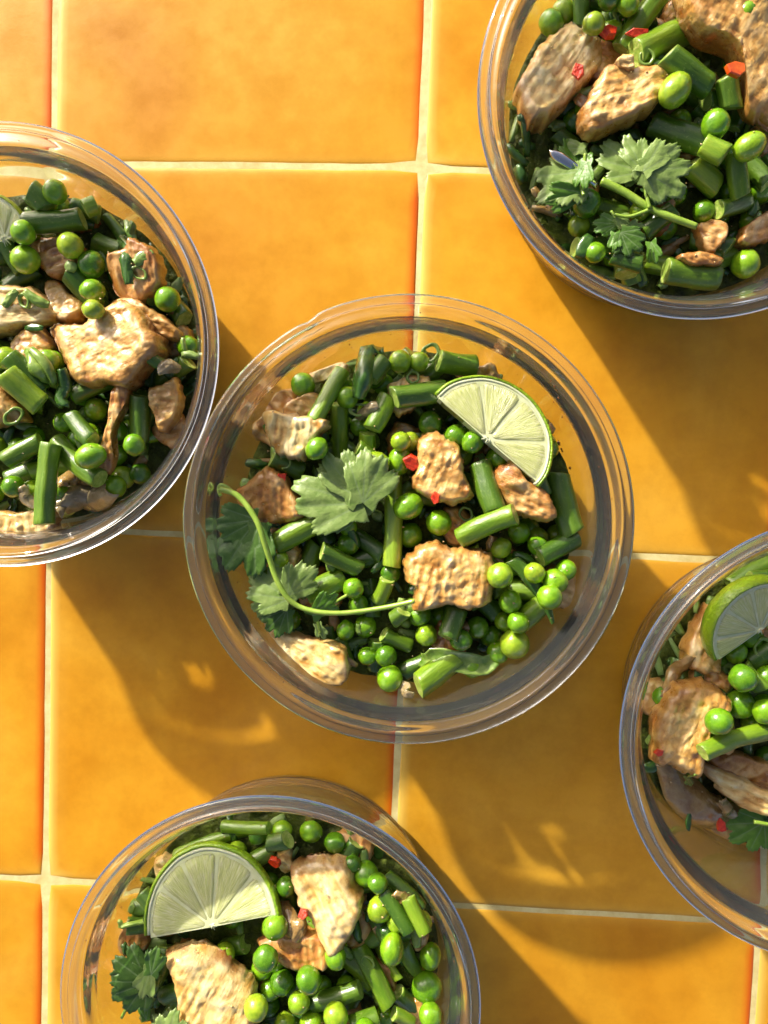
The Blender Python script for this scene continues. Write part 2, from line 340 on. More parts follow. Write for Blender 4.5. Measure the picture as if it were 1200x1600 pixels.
def glass_bowl(label, cx, cy, s, notch=None):
    prof = catmull(OUT, 5) + catmull(INN, 6); n = 288; V = []
    prof = prof[1:-1]
    for r, z in prof:
        for k in range(n):
            a = 2 * math.pi * k / n; q = r
            if notch is not None and r > 7.2:
                d = (math.degrees(a) - notch + 180) % 360 - 180
                q = r - .12 * math.exp(-(d / 2.2) ** 2) - (.09 if 0 < d < 62 else 0) * (1 - math.exp(-max(d, 0) / 2)) * (1 - max(0, d - 40) / 22 if d > 40 else 1)
            V.append((q * s * math.cos(a), q * s * math.sin(a), z))
    F = skin((len(prof), n), False); k = len(prof)
    V += [(0, 0, OUT[0][1]), (0, 0, INN[-1][1])]; a0, a1 = len(V) - 2, len(V) - 1
    for j in range(n):
        F.append(((j + 1) % n, j, a0)); F.append(((k - 1) * n + j, (k - 1) * n + (j + 1) % n, a1))
    o = link('glass_bowl', mesh('glass_bowl', V, F, [M['glass']])); o.location = (cx * S, cy * S, .015 * S)
    tag(o, label, 'bowl', 'round glass bowls of salad on the tiles')
    try: o.cycles.is_caustics_caster = MNEE
    except Exception: pass
    return o
MNEE = True

# ------------------------------------------------------------------ food shapes (meshes in centimetres)
def pea_mesh(seed):
    rr = random.Random(seed); V = []; n, k = 22, 14; ph = rr.uniform(0, 99); dent = Vector((rr.uniform(-1, 1), rr.uniform(-1, 1), rr.uniform(-.6, .6))).normalized()
    for i in range(k + 1):
        t = math.pi * min(max(i / k, .02), .98)
        for j in range(n):
            a = 2 * math.pi * j / n; d = Vector((math.sin(t) * math.cos(a), math.sin(t) * math.sin(a), math.cos(t)))
            r = 1 + .06 * nz(d.x * 1.2 + ph, d.y * 1.2, d.z * 1.2) + .012 * nz(d.x * 4 + ph, d.y * 4, d.z * 4)
            c = d.dot(dent)
            if seed % 2: r -= .12 * max(0, (c - .72) / .28) ** 1.3
            if seed % 3 == 2: r -= .08 * max(0, 1 - abs(d.cross(dent).x) * 9) * (c > .1)
            if seed >= 5: r *= 1 - .05 * abs(nz(d.x * 2.6 + ph, d.y * 2.6, d.z * 2.6)) * 2
            V.append((d.x * r, d.y * r * (1 - .05 * (seed % 3)), d.z * r))
    me = bpy.data.meshes.new('pea'); me.from_pydata(V, [], skin((k + 1, n))); me.materials.append(M['pea'])
    me.polygons.foreach_set('use_smooth', [True] * len(me.polygons)); return me
PEAS = [pea_mesh(i) for i in range(7)]
def bean_mesh(L, wd, bend, seed, taper=0.0, ribs=False, dark=True, flat=1.0):
    rr = random.Random(seed); n = 20; st = max(7, int(L * 6)); ph = rr.uniform(0, 99); V = []; r0 = wd / 2
    skew = rr.uniform(-.35, .35)
    rings = []
    def ring(x, k, inset=0.0):
        y0 = bend * (1 - (2 * x / L) ** 2)
        for j in range(n):
            a = 2 * math.pi * j / n
            r = r0 * (1 - taper * max(0, x / L + .5) ** 2) * (1 + .05 * nz(x * .9 + ph, math.cos(a), math.sin(a)) )
            r *= 1 - .09 * math.exp(-((a - 1.9) / .22) ** 2) - .05 * math.exp(-((a - 5.0) / .3) ** 2)
            if ribs: r *= 1 + .07 * math.cos(6 * a + ph)
            r *= 1 + .05 * math.cos(x * 4.2 + ph) * .6
            r = r * k - inset
            xx = x + skew * r * math.cos(a) * (abs(2 * x / L) ** 6) * (1 if x > 0 else -1)
            V.append((xx, y0 + r * math.cos(a), r * math.sin(a) * flat))
    fm = []
    xs = [-L / 2 + L * i / st for i in range(st + 1)]
    spec = [(xs[0] + .02, .25), (xs[0] + .03, .55), (xs[0] + .005, .84)] + [(xs[0], .95), (xs[0] + .025, 1)] + [(x, 1) for x in xs[1:-1]] + [(xs[-1] - .025, 1), (xs[-1], .95), (xs[-1] - .005, .84), (xs[-1] - .03, .55), (xs[-1] - .02, .25)]
    for x, k in spec: ring(x, k)
    K = len(spec); F = skin((K, n)); 
    for i in range(K - 1): fm += [1 if (i < 3 or i >= K - 4) else 0] * n
    fm += [1, 1]
    return mesh('green_bean', V, F, [M['darkbean' if dark else 'bean'], M['cut']], fm)
def chunk_mesh(poly, T, seed, kind, fibre=None):
    """poly: outline in cm about the origin; a torn lump of chicken with a fibrous top"""
    rr = random.Random(seed); P = catmull(poly, 8, True); n = len(P); ph = rr.uniform(0, 99)
    P2 = []; P1 = P
    for k, p in enumerate(P):
        rad = np.linalg.norm(p); j = .08 * nz(p[0] * 2.2 + ph, p[1] * 2.2, 1) + .06 * nz(p[0] * 7 + ph, p[1] * 7, 5) + .035 * nz(p[0] * 15 + ph, p[1] * 15, 5)
        P2.append(p * (1 + j / max(rad, .3) * 1.6))
    fa = fibre if fibre is not None else rr.uniform(0, math.pi); ca, sa = math.cos(fa), math.sin(fa)
    K = 25; V = []; FA = []; tx, ty = rr.uniform(-.26, .26), rr.uniform(-.26, .26); BR = []
    ts = [(i / (K - 1)) for i in range(K)]
    def top(x, y, t):
        u, v = x * ca + y * sa, -x * sa + y * ca
        fb = nz(u * .8 + ph, v * 5.2, 2.2); f2 = nz(u * 2.0 + ph, v * 8, 4.2); lump = nz(x * 1.1 + ph, y * 1.1, 8); lump2 = nz(x * 3.6 + ph, y * 3.6, 18)
        crack = -abs(nz(u * .9 + ph, v * 1.8, 31)) 
        h = T * (1 - t ** 10) ** .5 * .66 + tx * x + ty * y
        h += .13 * lump + .06 * lump2 + (.04 if kind == 'tan' else .07) * fb + .02 * f2 + .04 * nz(x * 5 + ph, y * 5, 3) + (.12 * max(-.14, crack) )
        return h, fb * .6 + f2 * .35 + .3 * lump2
    for t in ts:                                             # top, centre to edge
        q = max(t ** .75, .03)
        for p, p1 in zip(P2, P1):
            x, y = p1 * q + (p - p1) * q ** 7; h, f = top(x, y, q); V.append((x, y, h if t < 1 else h * .3)); FA.append(f); BR.append(max(0, (q - .72) / .28))
    for q, z in ((1.0, -.12), (.96, -.3 * T), (.8, -.42 * T), (.3, -.45 * T)):
        for p in P2:
            w_ = .04 * nz(p[0] * 3 + ph, p[1] * 3, z * 5); V.append((p[0] * (q + w_), p[1] * (q + w_), z)); FA.append(w_ * 8); BR.append(.9)
    F = [tuple(reversed(f)) for f in skin((K + 4, n))]
    return mesh('chicken', V, F, [M[kind]], attrs={'fibre': FA, 'brown': BR}, vattr={'fuv': [((v[0] * ca + v[1] * sa) * 1.6 + ph, (-v[0] * sa + v[1] * ca) * 13, v[2] * 9) for v in V]})
def leaf_geo(L, seed, lobes=None, fold=.035, curl=.16):
    rr = random.Random(seed); ph = rr.uniform(0, 99)
    lobes = lobes or [(-1.6, .66, .42), (-1.0, .86, .42), (-.3, .97, .36), (.2, 1.0, .36), (.9, .86, .42), (1.6, .66, .42)]
    lobes = [(a + rr.uniform(-.06, .06), l * rr.uniform(.9, 1.08), w_) for a, l, w_ in lobes]
    na, nr = 150, 9; amax = 2.05; V = []; VE = []
    def rim(a):
        m = max(l * math.exp(-abs((a - c) / w_) ** 2.6 * .55) for c, l, w_ in lobes)
        tooth = abs(((a * 9.5 + .4 * math.sin(5 * a + ph)) % 1) - .5) * 2
        return L * (.26 + .74 * m) * (1 - .075 * tooth ** .8) * (1 + .05 * nz(a * 9 + ph, 0, 0))
    for lay in (0, 1):
        for i in range(nr + 1):
            for k in range(na):
                a = -amax + 2 * amax * k / (na - 1); r = rim(a) * (max(i, .15) / nr)
                x, y = r * math.sin(a), r * math.cos(a)
                vd = min(abs(a - c) * r for c, l, w_ in lobes); f = r / L
                z = -fold * L * .55 * math.exp(-(vd / (.05 * L)) ** 2) * f - curl * L * f * f * (.6 + .4 * nz(a * 1.3 + ph, f, 2)) + .10 * L * f * nz(x / L * 2.3 + ph, y / L * 2.3, 1) + .035 * L * f * nz(x / L * 6 + ph, y / L * 6, 4)
                V.append((x, y, z - lay * .022)); VE.append(.6 * math.exp(-(vd / (.009 * L + .008)) ** 2) * (1 - .5 * f))
    F = []; n1 = (nr + 1) * na
    for i in range(nr):
        for k in range(na - 1):
            a, b_, c, d = i * na + k, i * na + k + 1, (i + 1) * na + k + 1, (i + 1) * na + k
            F.append((a, d, c, b_)); F.append((n1 + a, n1 + b_, n1 + c, n1 + d))
    for k in range(na - 1):
        e = nr * na + k; F.append((e, n1 + e, n1 + e + 1, e + 1))
    return V, F, VE
def tube(pts, rad, n=8, taper=1.0):
    V = []; K = len(pts)
    for i, p in enumerate(pts):
        d = pts[min(i + 1, K - 1)] - pts[max(i - 1, 0)]; d = Vector(d).normalized(); s_ = d.cross(Vector((0, 0, 1))).normalized(); u = s_.cross(d)
        r = rad * (1 + (taper - 1) * i / (K - 1))
        for j in range(n):
            a = 2 * math.pi * j / n; q = Vector(p) + s_ * (r * math.cos(a)) + u * (r * math.sin(a)); V.append(tuple(q))
    return V, skin((K, n))
def ribbon(pts, wd, th, cup, seed):
    """a curled strip along pts (3-D points), cupped across"""
    rr = random.Random(seed); ph = rr.uniform(0, 9); K = len(pts); m = 9; V = []
    for i, p in enumerate(pts):
        d = Vector(pts[min(i + 1, K - 1)] - pts[max(i - 1, 0)]).normalized(); s_ = d.cross(Vector((0, 0, 1))).normalized(); u = s_.cross(d)
        t = i / (K - 1); ww = wd * (.35 + .65 * math.sin(math.pi * min(max(t, .06), .94)) ** .5) * (1 + .15 * nz(t * 5 + ph, 0, 0)); tw = .5 * nz(t * 2 + ph, 3, 0)
        up = []; dn = []
        for j in range(m):
            v = j / (m - 1) * 2 - 1; zz = cup * ww * (1 - v * v) + .06 * nz(t * 6 + ph, v * 3, 1) + tw * v * ww * .5
            q = Vector(p) + s_ * (v * ww / 2) + u * zz; up.append(tuple(q)); dn.append(tuple(q - u * th * (1.05 - .6 * v * v)))
        V += up + dn[::-1]
    return V, skin((K, 2 * m))
# ------------------------------------------------------------------ filling a bowl: every piece is dropped onto a height map
GRID = 0.12
RECORDS = []                                  # (object, noun, px, py, bowl word) labelled at the end
class Fill:
    def __init__(f, word, cx, cy, s, level, dome, seed, dents=()):
        f.word, f.cx, f.cy, f.s = word, cx, cy, s; f.rng = random.Random(seed); f.seed = seed
        n = int(2 * 7.2 / GRID) + 1; ax = np.linspace(-7.2, 7.2, n); f.X, f.Y = np.meshgrid(ax, ax, indexing='ij'); f.n = n
        f.RR = np.hypot(f.X, f.Y) / s; f.H = wall_floor(f.RR); f.mound = None; f.lmarks = []
        lump = np.zeros_like(f.H)
        for i in range(n):
            for j in range(n):
                if f.RR[i, j] < 6.9:
                    x, y = f.X[i, j], f.Y[i, j]
                    lump[i, j] = .22 * nz(x * .5 + seed, y * .5, 0) + .20 * nz(x * 1.7, y * 1.7 + seed, 3) + .08 * nz(x * 4, y * 4, seed)
        lv = level + dome * (1 - (f.RR / 6) ** 2) + lump
        for dx, dy, rad, dep in dents: lv = lv - dep * np.exp(-((f.X - dx) ** 2 + (f.Y - dy) ** 2) / rad ** 2)
        f.M = lv; f.W = wall_floor(f.RR); f.H = np.maximum(np.minimum(f.W, np.maximum(lv + 1.0, .6)), lv)
    def to_local(f, x, y, z):
        a = unproj(x, y, z); return a[0] - f.cx, a[1] - f.cy
    def disc(f, x, y, r):
        i0, i1 = int((x - r + 7.2) / GRID), int((x + r + 7.2) / GRID) + 2; j0, j1 = int((y - r + 7.2) / GRID), int((y + r + 7.2) / GRID) + 2
        i0, i1, j0, j1 = max(i0, 0), min(i1, f.n), max(j0, 0), min(j1, f.n)
        if i0 >= i1 or j0 >= j1: return None
        d2 = (f.X[i0:i1, j0:j1] - x) ** 2 + (f.Y[i0:i1, j0:j1] - y) ** 2; return (slice(i0, i1), slice(j0, j1)), d2
    def rest(f, x, y, r, q=.9):
        d = f.disc(x, y, r * .92)
        if d is None: return 3.5
        sl_, d2 = d; k = d2 < (r * .92) ** 2
        if not k.any(): return 3.5
        return float(np.quantile((f.H[sl_] + np.sqrt(np.maximum(r * r - d2, 0)))[k], q))
    def stamp(f, x, y, z, r):
        d = f.disc(x, y, r)
        if d is None: return
        sl_, d2 = d; k = d2 < r * r; h = z + np.sqrt(np.maximum(r * r - d2, 0)); A_ = f.H[sl_]; A_[k] = np.maximum(A_[k], h[k])
    def clampr(f, x, y, z, r):
        R_ = inner_r(z, f.s) - r - .03; d = math.hypot(x, y)
        return (x * R_ / d, y * R_ / d) if d > R_ else (x, y)
    def mound_mesh(f):
        nr, na = 44, 132; V = []
        for i in range(nr + 1):
            for k in range(na):
                a = 2 * math.pi * k / na; q = i / nr; z = 3.0
                for _ in range(3):
                    r = q * (inner_r(z, f.s) - .04); x, y = r * math.cos(a), r * math.sin(a)
                    ii = min(max(int((x + 7.2) / GRID), 0), f.n - 1); jj = min(max(int((y + 7.2) / GRID), 0), f.n - 1)
                    z = max(f.M[ii, jj], .75)
                V.append((x, y, z + .10 * nz(x * 3.1, y * 3.1, 5)))
        base = len(V)
        for i in range(1, 9):
            for k in range(na):
                a = 2 * math.pi * k / na; x, y, z = V[nr * na + k]; zz = z + (.72 - z) * i / 8
                r = inner_r(zz, f.s) - .05 + .03 * nz(math.cos(a) * 9, math.sin(a) * 9, zz * 2); V.append((r * math.cos(a), r * math.sin(a), zz))
        F = [tuple(reversed(q)) for q in skin((nr + 9, na))]
        F = [q for q in F if len(q) == 4] + [tuple(range((nr + 8) * na, (nr + 9) * na))]
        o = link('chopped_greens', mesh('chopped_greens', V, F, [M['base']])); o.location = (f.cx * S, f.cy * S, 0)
        tag(o, 'mass of dark chopped greens filling the %s under the larger pieces' % f.word, 'greens', 'chopped greens in the bowls', 'stuff')
    # ---- pieces
    def rec(f, o, noun, x, y, cat, label=None, group=None):
        o['category'] = cat; o['group'] = group or (cat + 's in the ' + f.word)
        if label: o['label'] = label
        else: RECORDS.append((o, noun, x, y, f))
    def pea(f, x, y, r, el=1.0, ang=0.0, sink=.06, dz=0.0, adj='green pea'):
        z = 4.6
        for _ in range(3):
            rc = r / px_cm(z); lx, ly = f.to_local(x, y, z); z = min(f.rest(lx, ly, rc) - sink + dz, 5.9)
        lx, ly = f.clampr(lx, ly, z, rc); f.stamp(lx, ly, z, rc * .97)
        o = link('pea', PEAS[f.rng.randrange(7)]); o.location = ((lx + f.cx) * S, (ly + f.cy) * S, z * S)
        o.scale = (rc * S * el, rc * S / el ** .3, rc * S); o.rotation_euler = ((f.rng.uniform(-.5, .5), f.rng.uniform(-.5, .5), ang) if el != 1.0 else (f.rng.uniform(0, 6), f.rng.uniform(0, 6), f.rng.uniform(0, 6)))
        f.rec(o, adj, x, y, 'pea'); return o
    def bean(f, x1, y1, x2, y2, wd, bend=0.0, dark=False, ribs=False, taper=0.0, sink=.1, dz=0.0, tilt=None, flat=1.0, adj=None, label=None):
        z = 4.6; cx_, cy_ = (x1 + x2) / 2, (y1 + y2) / 2
        for _ in range(3):
            a = np.array(f.to_local(x1, y1, z)); b_ = np.array(f.to_local(x2, y2, z)); L = float(np.linalg.norm(b_ - a)) + .05; r = wd / px_cm(z) / 2
            ts = np.linspace(-.5, .5, max(3, int(L / r))); c = (a + b_) / 2
            zs = np.array([f.rest(*(c + (b_ - a) * t * .95), r, .88) for t in ts])
            sl_ = (zs[ts > .1].mean() - zs[ts < -.1].mean()) / (L * .6) if tilt is None else tilt
            sl_ = max(-.32, min(.32, sl_)); z = float(np.quantile(zs - sl_ * ts * L, .8)) - sink + dz; z = min(z, 5.8)
        if bend == 0.0: bend = f.rng.uniform(-.07, .07) * min(1, L / 1.5)
        r *= .95; shift = np.zeros(2)
        for e in (a, b_):
            q = np.array(f.clampr(*e, z, r)); shift += (q - e)
        c = c + shift
        for t in ts: f.stamp(*(c + (b_ - a) * t), z + sl_ * t * L, r * .95)
        sc = 1 / math.cos(math.atan(sl_))
        o = link('green_bean', bean_mesh(L * sc, 2 * r, bend, f.rng.randrange(9999), taper, ribs, dark, flat))
        o.location = ((c[0] + f.cx) * S, (c[1] + f.cy) * S, z * S)
        o.rotation_euler = Matrix.Rotation(math.atan2(*(b_ - a)[::-1]), 4, 'Z').to_euler()
        o.rotation_euler = (Matrix.Rotation(math.atan2(*(b_ - a)[::-1]), 3, 'Z') @ Matrix.Rotation(-math.atan(sl_), 3, 'Y') @ Matrix.Rotation(f.rng.uniform(-1.2, 1.2) if bend == 0 else 0, 3, 'X')).to_euler()
        Lpx = math.hypot(x2 - x1, y2 - y1)
        noun = adj or (('dark ' if dark else 'bright ') + ('long ' if Lpx > 75 else 'short ' if Lpx < 42 else '') + ('bent ' if abs(bend) > .08 else '') + 'cut green bean')
        f.rec(o, noun, cx_, cy_, 'green bean', label); return o
    def chunk(f, poly, T, kind, label, mark=None, fibre=None, dz=0.0, sink=.25):
        cx_, cy_ = sum(p[0] for p in poly) / len(poly), sum(p[1] for p in poly) / len(poly); z = 4.6
        for _ in range(3):
            c = np.array(f.to_local(cx_, cy_, z)); P = [np.array(f.to_local(*p, z)) - c for p in poly]
            rad = np.mean([np.linalg.norm(p) for p in P]); d = f.disc(*c, max(np.linalg.norm(p) for p in P)); sl_, d2 = d; k = d2 < rad ** 2
            z = (float(np.quantile(f.H[sl_][k], .80)) if k.any() else 3.8) + T * .42 - sink + dz; z = min(z, 5.5)
        ang = np.arctan2(*(np.array(P).T[::-1])); o_ = np.argsort(ang)
        dx = f.X[sl_] - c[0]; dy = f.Y[sl_] - c[1]; th = np.arctan2(dy, dx); rim = np.interp(th, np.r_[ang[o_][-1] - 2 * math.pi, ang[o_], ang[o_][0] + 2 * math.pi], np.r_[np.linalg.norm(P[o_[-1]]), [np.linalg.norm(P[i]) for i in o_], np.linalg.norm(P[o_[0]])])
        t = np.hypot(dx, dy) / np.maximum(rim, .05); k = (t < 1) & (f.RR[sl_] < 6.8); A_ = f.H[sl_]; h = z + .68 * T * (1 - np.minimum(t, 1) ** 5) ** .55; A_[k] = np.maximum(A_[k], h[k])
        o = link('chicken', chunk_mesh([tuple(p) for p in P], T, f.rng.randrange(9999), kind, fibre)); o.location = ((c[0] + f.cx) * S, (c[1] + f.cy) * S, z * S)
        f.rec(o, 'chicken piece', cx_, cy_, 'chicken', label, 'chicken pieces in the ' + f.word)
        if mark: f.lmarks.append((mark, cx_, cy_))
        return o
    def surf(f, x, y, z0=4.8, r=.25, q=.8):
        z = z0
        for _ in range(2):
            lx, ly = f.to_local(x, y, z); d = f.disc(lx, ly, r)
            if d is None: return (lx, ly, z)
            sl_, d2 = d; k = d2 < r * r; z = float(np.quantile(f.H[sl_][k], q)) if k.any() else z
        return lx, ly, z
    def bit(f, x, y, w_, h_, name, m, cat, noun, label=None, dz=0.0):
        lx, ly, z = f.surf(x, y, r=.18); k = 1 / px_cm(z); rr = f.rng; n = rr.choice([4, 5, 5, 6, 7]); V = []
        ph = rr.uniform(0, 6)
        rad = [rr.uniform(.75, 1.4) for j in range(n)]
        for q, zz in ((.7, -.5), (.95, -.4), (.98, .25), (.86, .42), (.3, .40)):
            for j in range(n):
                a = 2 * math.pi * j / n + ph; V.append((w_ * k / 2 * q * rad[j] * math.cos(a), h_ * k / 2 * q * rad[j] * math.sin(a), zz * min(w_, h_) * k * .55))
        o = link(name, mesh(name, V, skin((5, n)), [m], smooth=False)); o.location = ((lx + f.cx) * S, (ly + f.cy) * S, (z + .12 + dz) * S); o.rotation_euler = (rr.uniform(-.4, .4), rr.uniform(-.4, .4), 0)
        f.rec(o, noun, x, y, cat, label); f.stamp(lx, ly, z, .15); return o
    def ring(f, x, y, r, noun='scallion ring', label=None, dz=-.02, hgt=.16, arc=1.0, tilt=.3, m='scallion'):
        lx, ly, z = f.surf(x, y, r=.25, q=.6); k = 1 / px_cm(z); rc = r * k; V = []; n = 30; pr = [(1, -.5), (1.03, 0), (1, .5), (.88, .58), (.70, .5), (.66, 0), (.70, -.5), (.88, -.56)]
        K = n if arc < 1 else n
        for i in range(K):
            a = 2 * math.pi * arc * i / (K - 1 if arc < 1 else K); wob = 1 + .12 * math.sin(2 * a + x) + .04 * math.sin(5 * a)
            for q, zz in pr: V.append((rc * q * wob * math.cos(a), rc * q * wob * math.sin(a) * .8, zz * hgt))
        F = skin((K, 8), arc < 1)
        if arc >= 1: F += [((K - 1) * 8 + j, (K - 1) * 8 + (j + 1) % 8, (j + 1) % 8, j) for j in range(8)]
        o = link('scallion_slice', mesh('scallion_slice', V, F, [M[m]])); o.location = ((lx + f.cx) * S, (ly + f.cy) * S, (z + dz) * S)
        o.rotation_euler = (f.rng.uniform(-tilt, tilt), f.rng.uniform(-tilt, tilt), f.rng.uniform(0, 6)); f.rec(o, noun, x, y, 'scallion', label); return o
    def strip(f, pts, wd, name, m, cat, label, cup=.25, th=.08, dz=.08, group=None):
        P = catmull(pts, 6); Q = []
        for x, y in P:
            lx, ly, z = f.surf(x, y, r=.3, q=.85); Q.append(np.array((lx, ly, z + dz)))
        zz = np.convolve(np.pad([q[2] for q in Q], 4, mode='edge'), np.ones(9) / 9, 'valid')
        for q, z in zip(Q, zz):
            q[2] = min(max(q[2] * .35 + z * .65, z), 6.1)
            R_ = inner_r(q[2], f.s) - wd / px_cm(q[2]) / 2 - .05; d = math.hypot(q[0], q[1])
            if d > R_: q[0] *= R_ / d; q[1] *= R_ / d
        c = Q[len(Q) // 2].copy(); V, F = ribbon([q - c for q in Q], wd / px_cm(c[2]), th, cup, f.rng.randrange(999))
        o = link(name, mesh(name, V, F, [m])); o.location = ((c[0] + f.cx) * S, (c[1] + f.cy) * S, c[2] * S)
        for q in Q: f.stamp(q[0], q[1], q[2] - .15, wd / px_cm(q[2]) * .45)
        mx, my = pts[len(pts) // 2]; f.rec(o, name, mx, my, cat, label, group); return o
    def sprig(f, label, stems, leaves, mark=None, group='coriander sprigs in the bowls'):
        """stems: [(pixel polyline, width px, lift)], leaves: [(base px, tip px, material, lobes preset, dz, roll)]"""
        bx, by = leaves[0][0]; c = np.array(f.surf(bx, by, r=.8, q=.9)); root = empty('coriander_sprig', (c[0] + f.cx, c[1] + f.cy, c[2]))
        for pts, wd, lift in stems:
            Q = []
            for x, y in catmull(pts, 7):
                lx, ly, z = f.surf(x, y, r=.4, q=.9); Q.append([x, y, z + lift])
            zz = np.convolve(np.pad([q[2] for q in Q], 10, mode='edge'), np.ones(21) / 21, 'valid'); zz = .55 * zz.max() + .45 * zz; Q = [np.array((*f.to_local(q[0], q[1], min(z, 6.3)), min(z, 6.3))) - c for q, z in zip(Q, zz)]
            V, F = tube(Q, wd / 2 / px_cm(5), 9, .8); link('stem', mesh('stem', V, F, [M['stem']]), root)
        for (x0, y0), (x1, y1), m, preset, dz, roll in leaves:
            z = 5.0
            for _ in range(2):
                p0 = np.array(f.to_local(x0, y0, z)); p1 = np.array(f.to_local(x1, y1, z)); L = np.linalg.norm(p1 - p0); mid = (p0 + p1) / 2
                d = f.disc(*mid, L * .6); sl_, d2 = d; z = min(float(np.quantile(f.H[sl_][d2 < (L * .6) ** 2], .9)) + .12 + dz, 6.0)
            V, F, VE = leaf_geo(L * 1.04, f.rng.randrange(999), PRESETS[preset])
            o = link('leaf', mesh('leaf', V, F, [M[m]], attrs={'vein': VE}), root); o.location = [q * S for q in (p0[0] - c[0], p0[1] - c[1], z - c[2])]
            o.rotation_euler = (Matrix.Rotation(math.atan2(p1[1] - p0[1], p1[0] - p0[0]) - math.pi / 2, 3, 'Z') @ Matrix.Rotation(roll, 3, 'Y') @ Matrix.Rotation(f.rng.uniform(.0, .12), 3, 'X')).to_euler()
        f.rec(root, 'sprig', bx, by, 'coriander', label, group)
        if mark: f.lmarks.append((mark, bx, by))
        return root
    def filler(f, n_pea, n_bean, n_chk):
        f.greens(70)
        jobs = ['p'] * n_pea + ['b'] * n_bean + ['c'] * n_chk; f.rng.shuffle(jobs); rr = f.rng; made = 0
        for jb in jobs:
            for _ in range(30):
                a = rr.uniform(0, 2 * math.pi); d = 6.1 * f.s * math.sqrt(rr.random()); x, y = d * math.cos(a), d * math.sin(a)
                q = world_px(x + f.cx, y + f.cy, 4.0)
                if not (-90 < q[0] < 1290 and -90 < q[1] < 1690): continue
                i, j = int((x + 7.2) / GRID), int((y + 7.2) / GRID)
                if f.W[i, j] < f.M[i, j] - .2: break
            else: continue
            if jb == 'p': o = f.pea(*q, rr.uniform(16.5, 19), sink=.3); f.renoun('half buried pea')
            elif jb == 'b':
                L = rr.uniform(38, 75); t = rr.uniform(0, math.pi); o = f.bean(q[0] - L / 2 * math.cos(t), q[1] - L / 2 * math.sin(t), q[0] + L / 2 * math.cos(t), q[1] + L / 2 * math.sin(t), rr.uniform(27, 35), dark=rr.random() < .75, ribs=rr.random() < .3, sink=.35, bend=rr.choice([0, 0, .1]))
                f.renoun('half buried bean')
            else:
                k = rr.uniform(22, 38); P = [(q[0] + k * rr.uniform(.7, 1.3) * math.cos(t), q[1] + k * rr.uniform(.7, 1.3) * math.sin(t)) for t in [i * 2 * math.pi / 6 for i in range(6)]]
                f.chunk(P, .7, rr.choice(['tan', 'brown']), None, sink=.4); f.renoun('half buried chicken scrap')
        f.greens(110)
    def renoun(f, noun):
        RECORDS[-1] = (RECORDS[-1][0], noun, *RECORDS[-1][2:])
    def greens(f, n):
        """loose chopped scallion and leaf scraps, far too many to count"""
        V = []; F = []; FM = []; rr = f.rng
        for _ in range(n):
            a = rr.uniform(0, 2 * math.pi); d = 6.2 * f.s * math.sqrt(rr.random()); x, y = d * math.cos(a), d * math.sin(a)
            i, j = int((x + 7.2) / GRID), int((y + 7.2) / GRID)
            if f.W[i, j] > f.H[i, j] - .15 and d < 5.2: continue
            z = f.H[i, j] + rr.uniform(-.05, .14); z = max(z, float(f.M[i, j])); Rm = inner_r(z, f.s) - .3
            if d > Rm: x *= Rm / d; y *= Rm / d
            L = rr.uniform(.35, 1.1); t = rr.uniform(0, math.pi); bd = rr.uniform(-.25, .25); tz = rr.uniform(-.3, .3)
            pts = [np.array((x + math.cos(t) * s_ * L - math.sin(t) * bd * (s_ * s_ - .1), y + math.sin(t) * s_ * L + math.cos(t) * bd * (s_ * s_ - .1), z + tz * s_ * L + .05)) for s_ in np.linspace(-.5, .5, 6)]
            v, q = ribbon(pts, rr.uniform(.18, .5), .05, rr.uniform(.1, .55), rr.randrange(999)); b0 = len(V); V += v; F += [tuple(k + b0 for k in c) for c in q]; FM += [rr.choice([0, 0, 0, 1, 1, 2, 3])] * len(q)
        o = link('scallion_scraps', mesh('scallion_scraps', V, F, [M['wilted'], M['scallion'], M['leaf'], M['sauceonion']], FM)); o.location = (f.cx * S, f.cy * S, 0)
        tag(o, 'loose chopped scallion scraps between the larger pieces in the ' + f.word, 'scallion', 'scallion scraps in the bowls', 'stuff')
    def crumbs(f, n):
        V = []; F = []
        for _ in range(n):
            a = f.rng.uniform(0, 2 * math.pi); d = 6.0 * f.s * math.sqrt(f.rng.random()); x, y = d * math.cos(a), d * math.sin(a)
            i, j = int((x + 7.2) / GRID), int((y + 7.2) / GRID); z = f.H[i, j]; r = f.rng.uniform(.025, .065); b0 = len(V)
            for q in ((r, 0, 0), (-r * .7, r * .6, 0), (-r * .6, -r * .8, 0), (0, .1 * r, r * .8), (.1 * r, 0, -r)): V.append((x + q[0] * f.rng.uniform(.7, 1.3), y + q[1], z + .0 + q[2]))
            F += [(b0 + i_, b0 + j_, b0 + k_) for i_, j_, k_ in ((0, 1, 3), (1, 2, 3), (2, 0, 3), (1, 0, 4), (2, 1, 4), (0, 2, 4))]
        o = link('garlic_crumbs', mesh('garlic_crumbs', V, F, [M['crumb']])); o.location = (f.cx * S, f.cy * S, 0)
        tag(o, 'tiny chopped garlic crumbs sprinkled over the salad of the ' + f.word, 'garlic', 'garlic crumbs in the bowls', 'stuff')
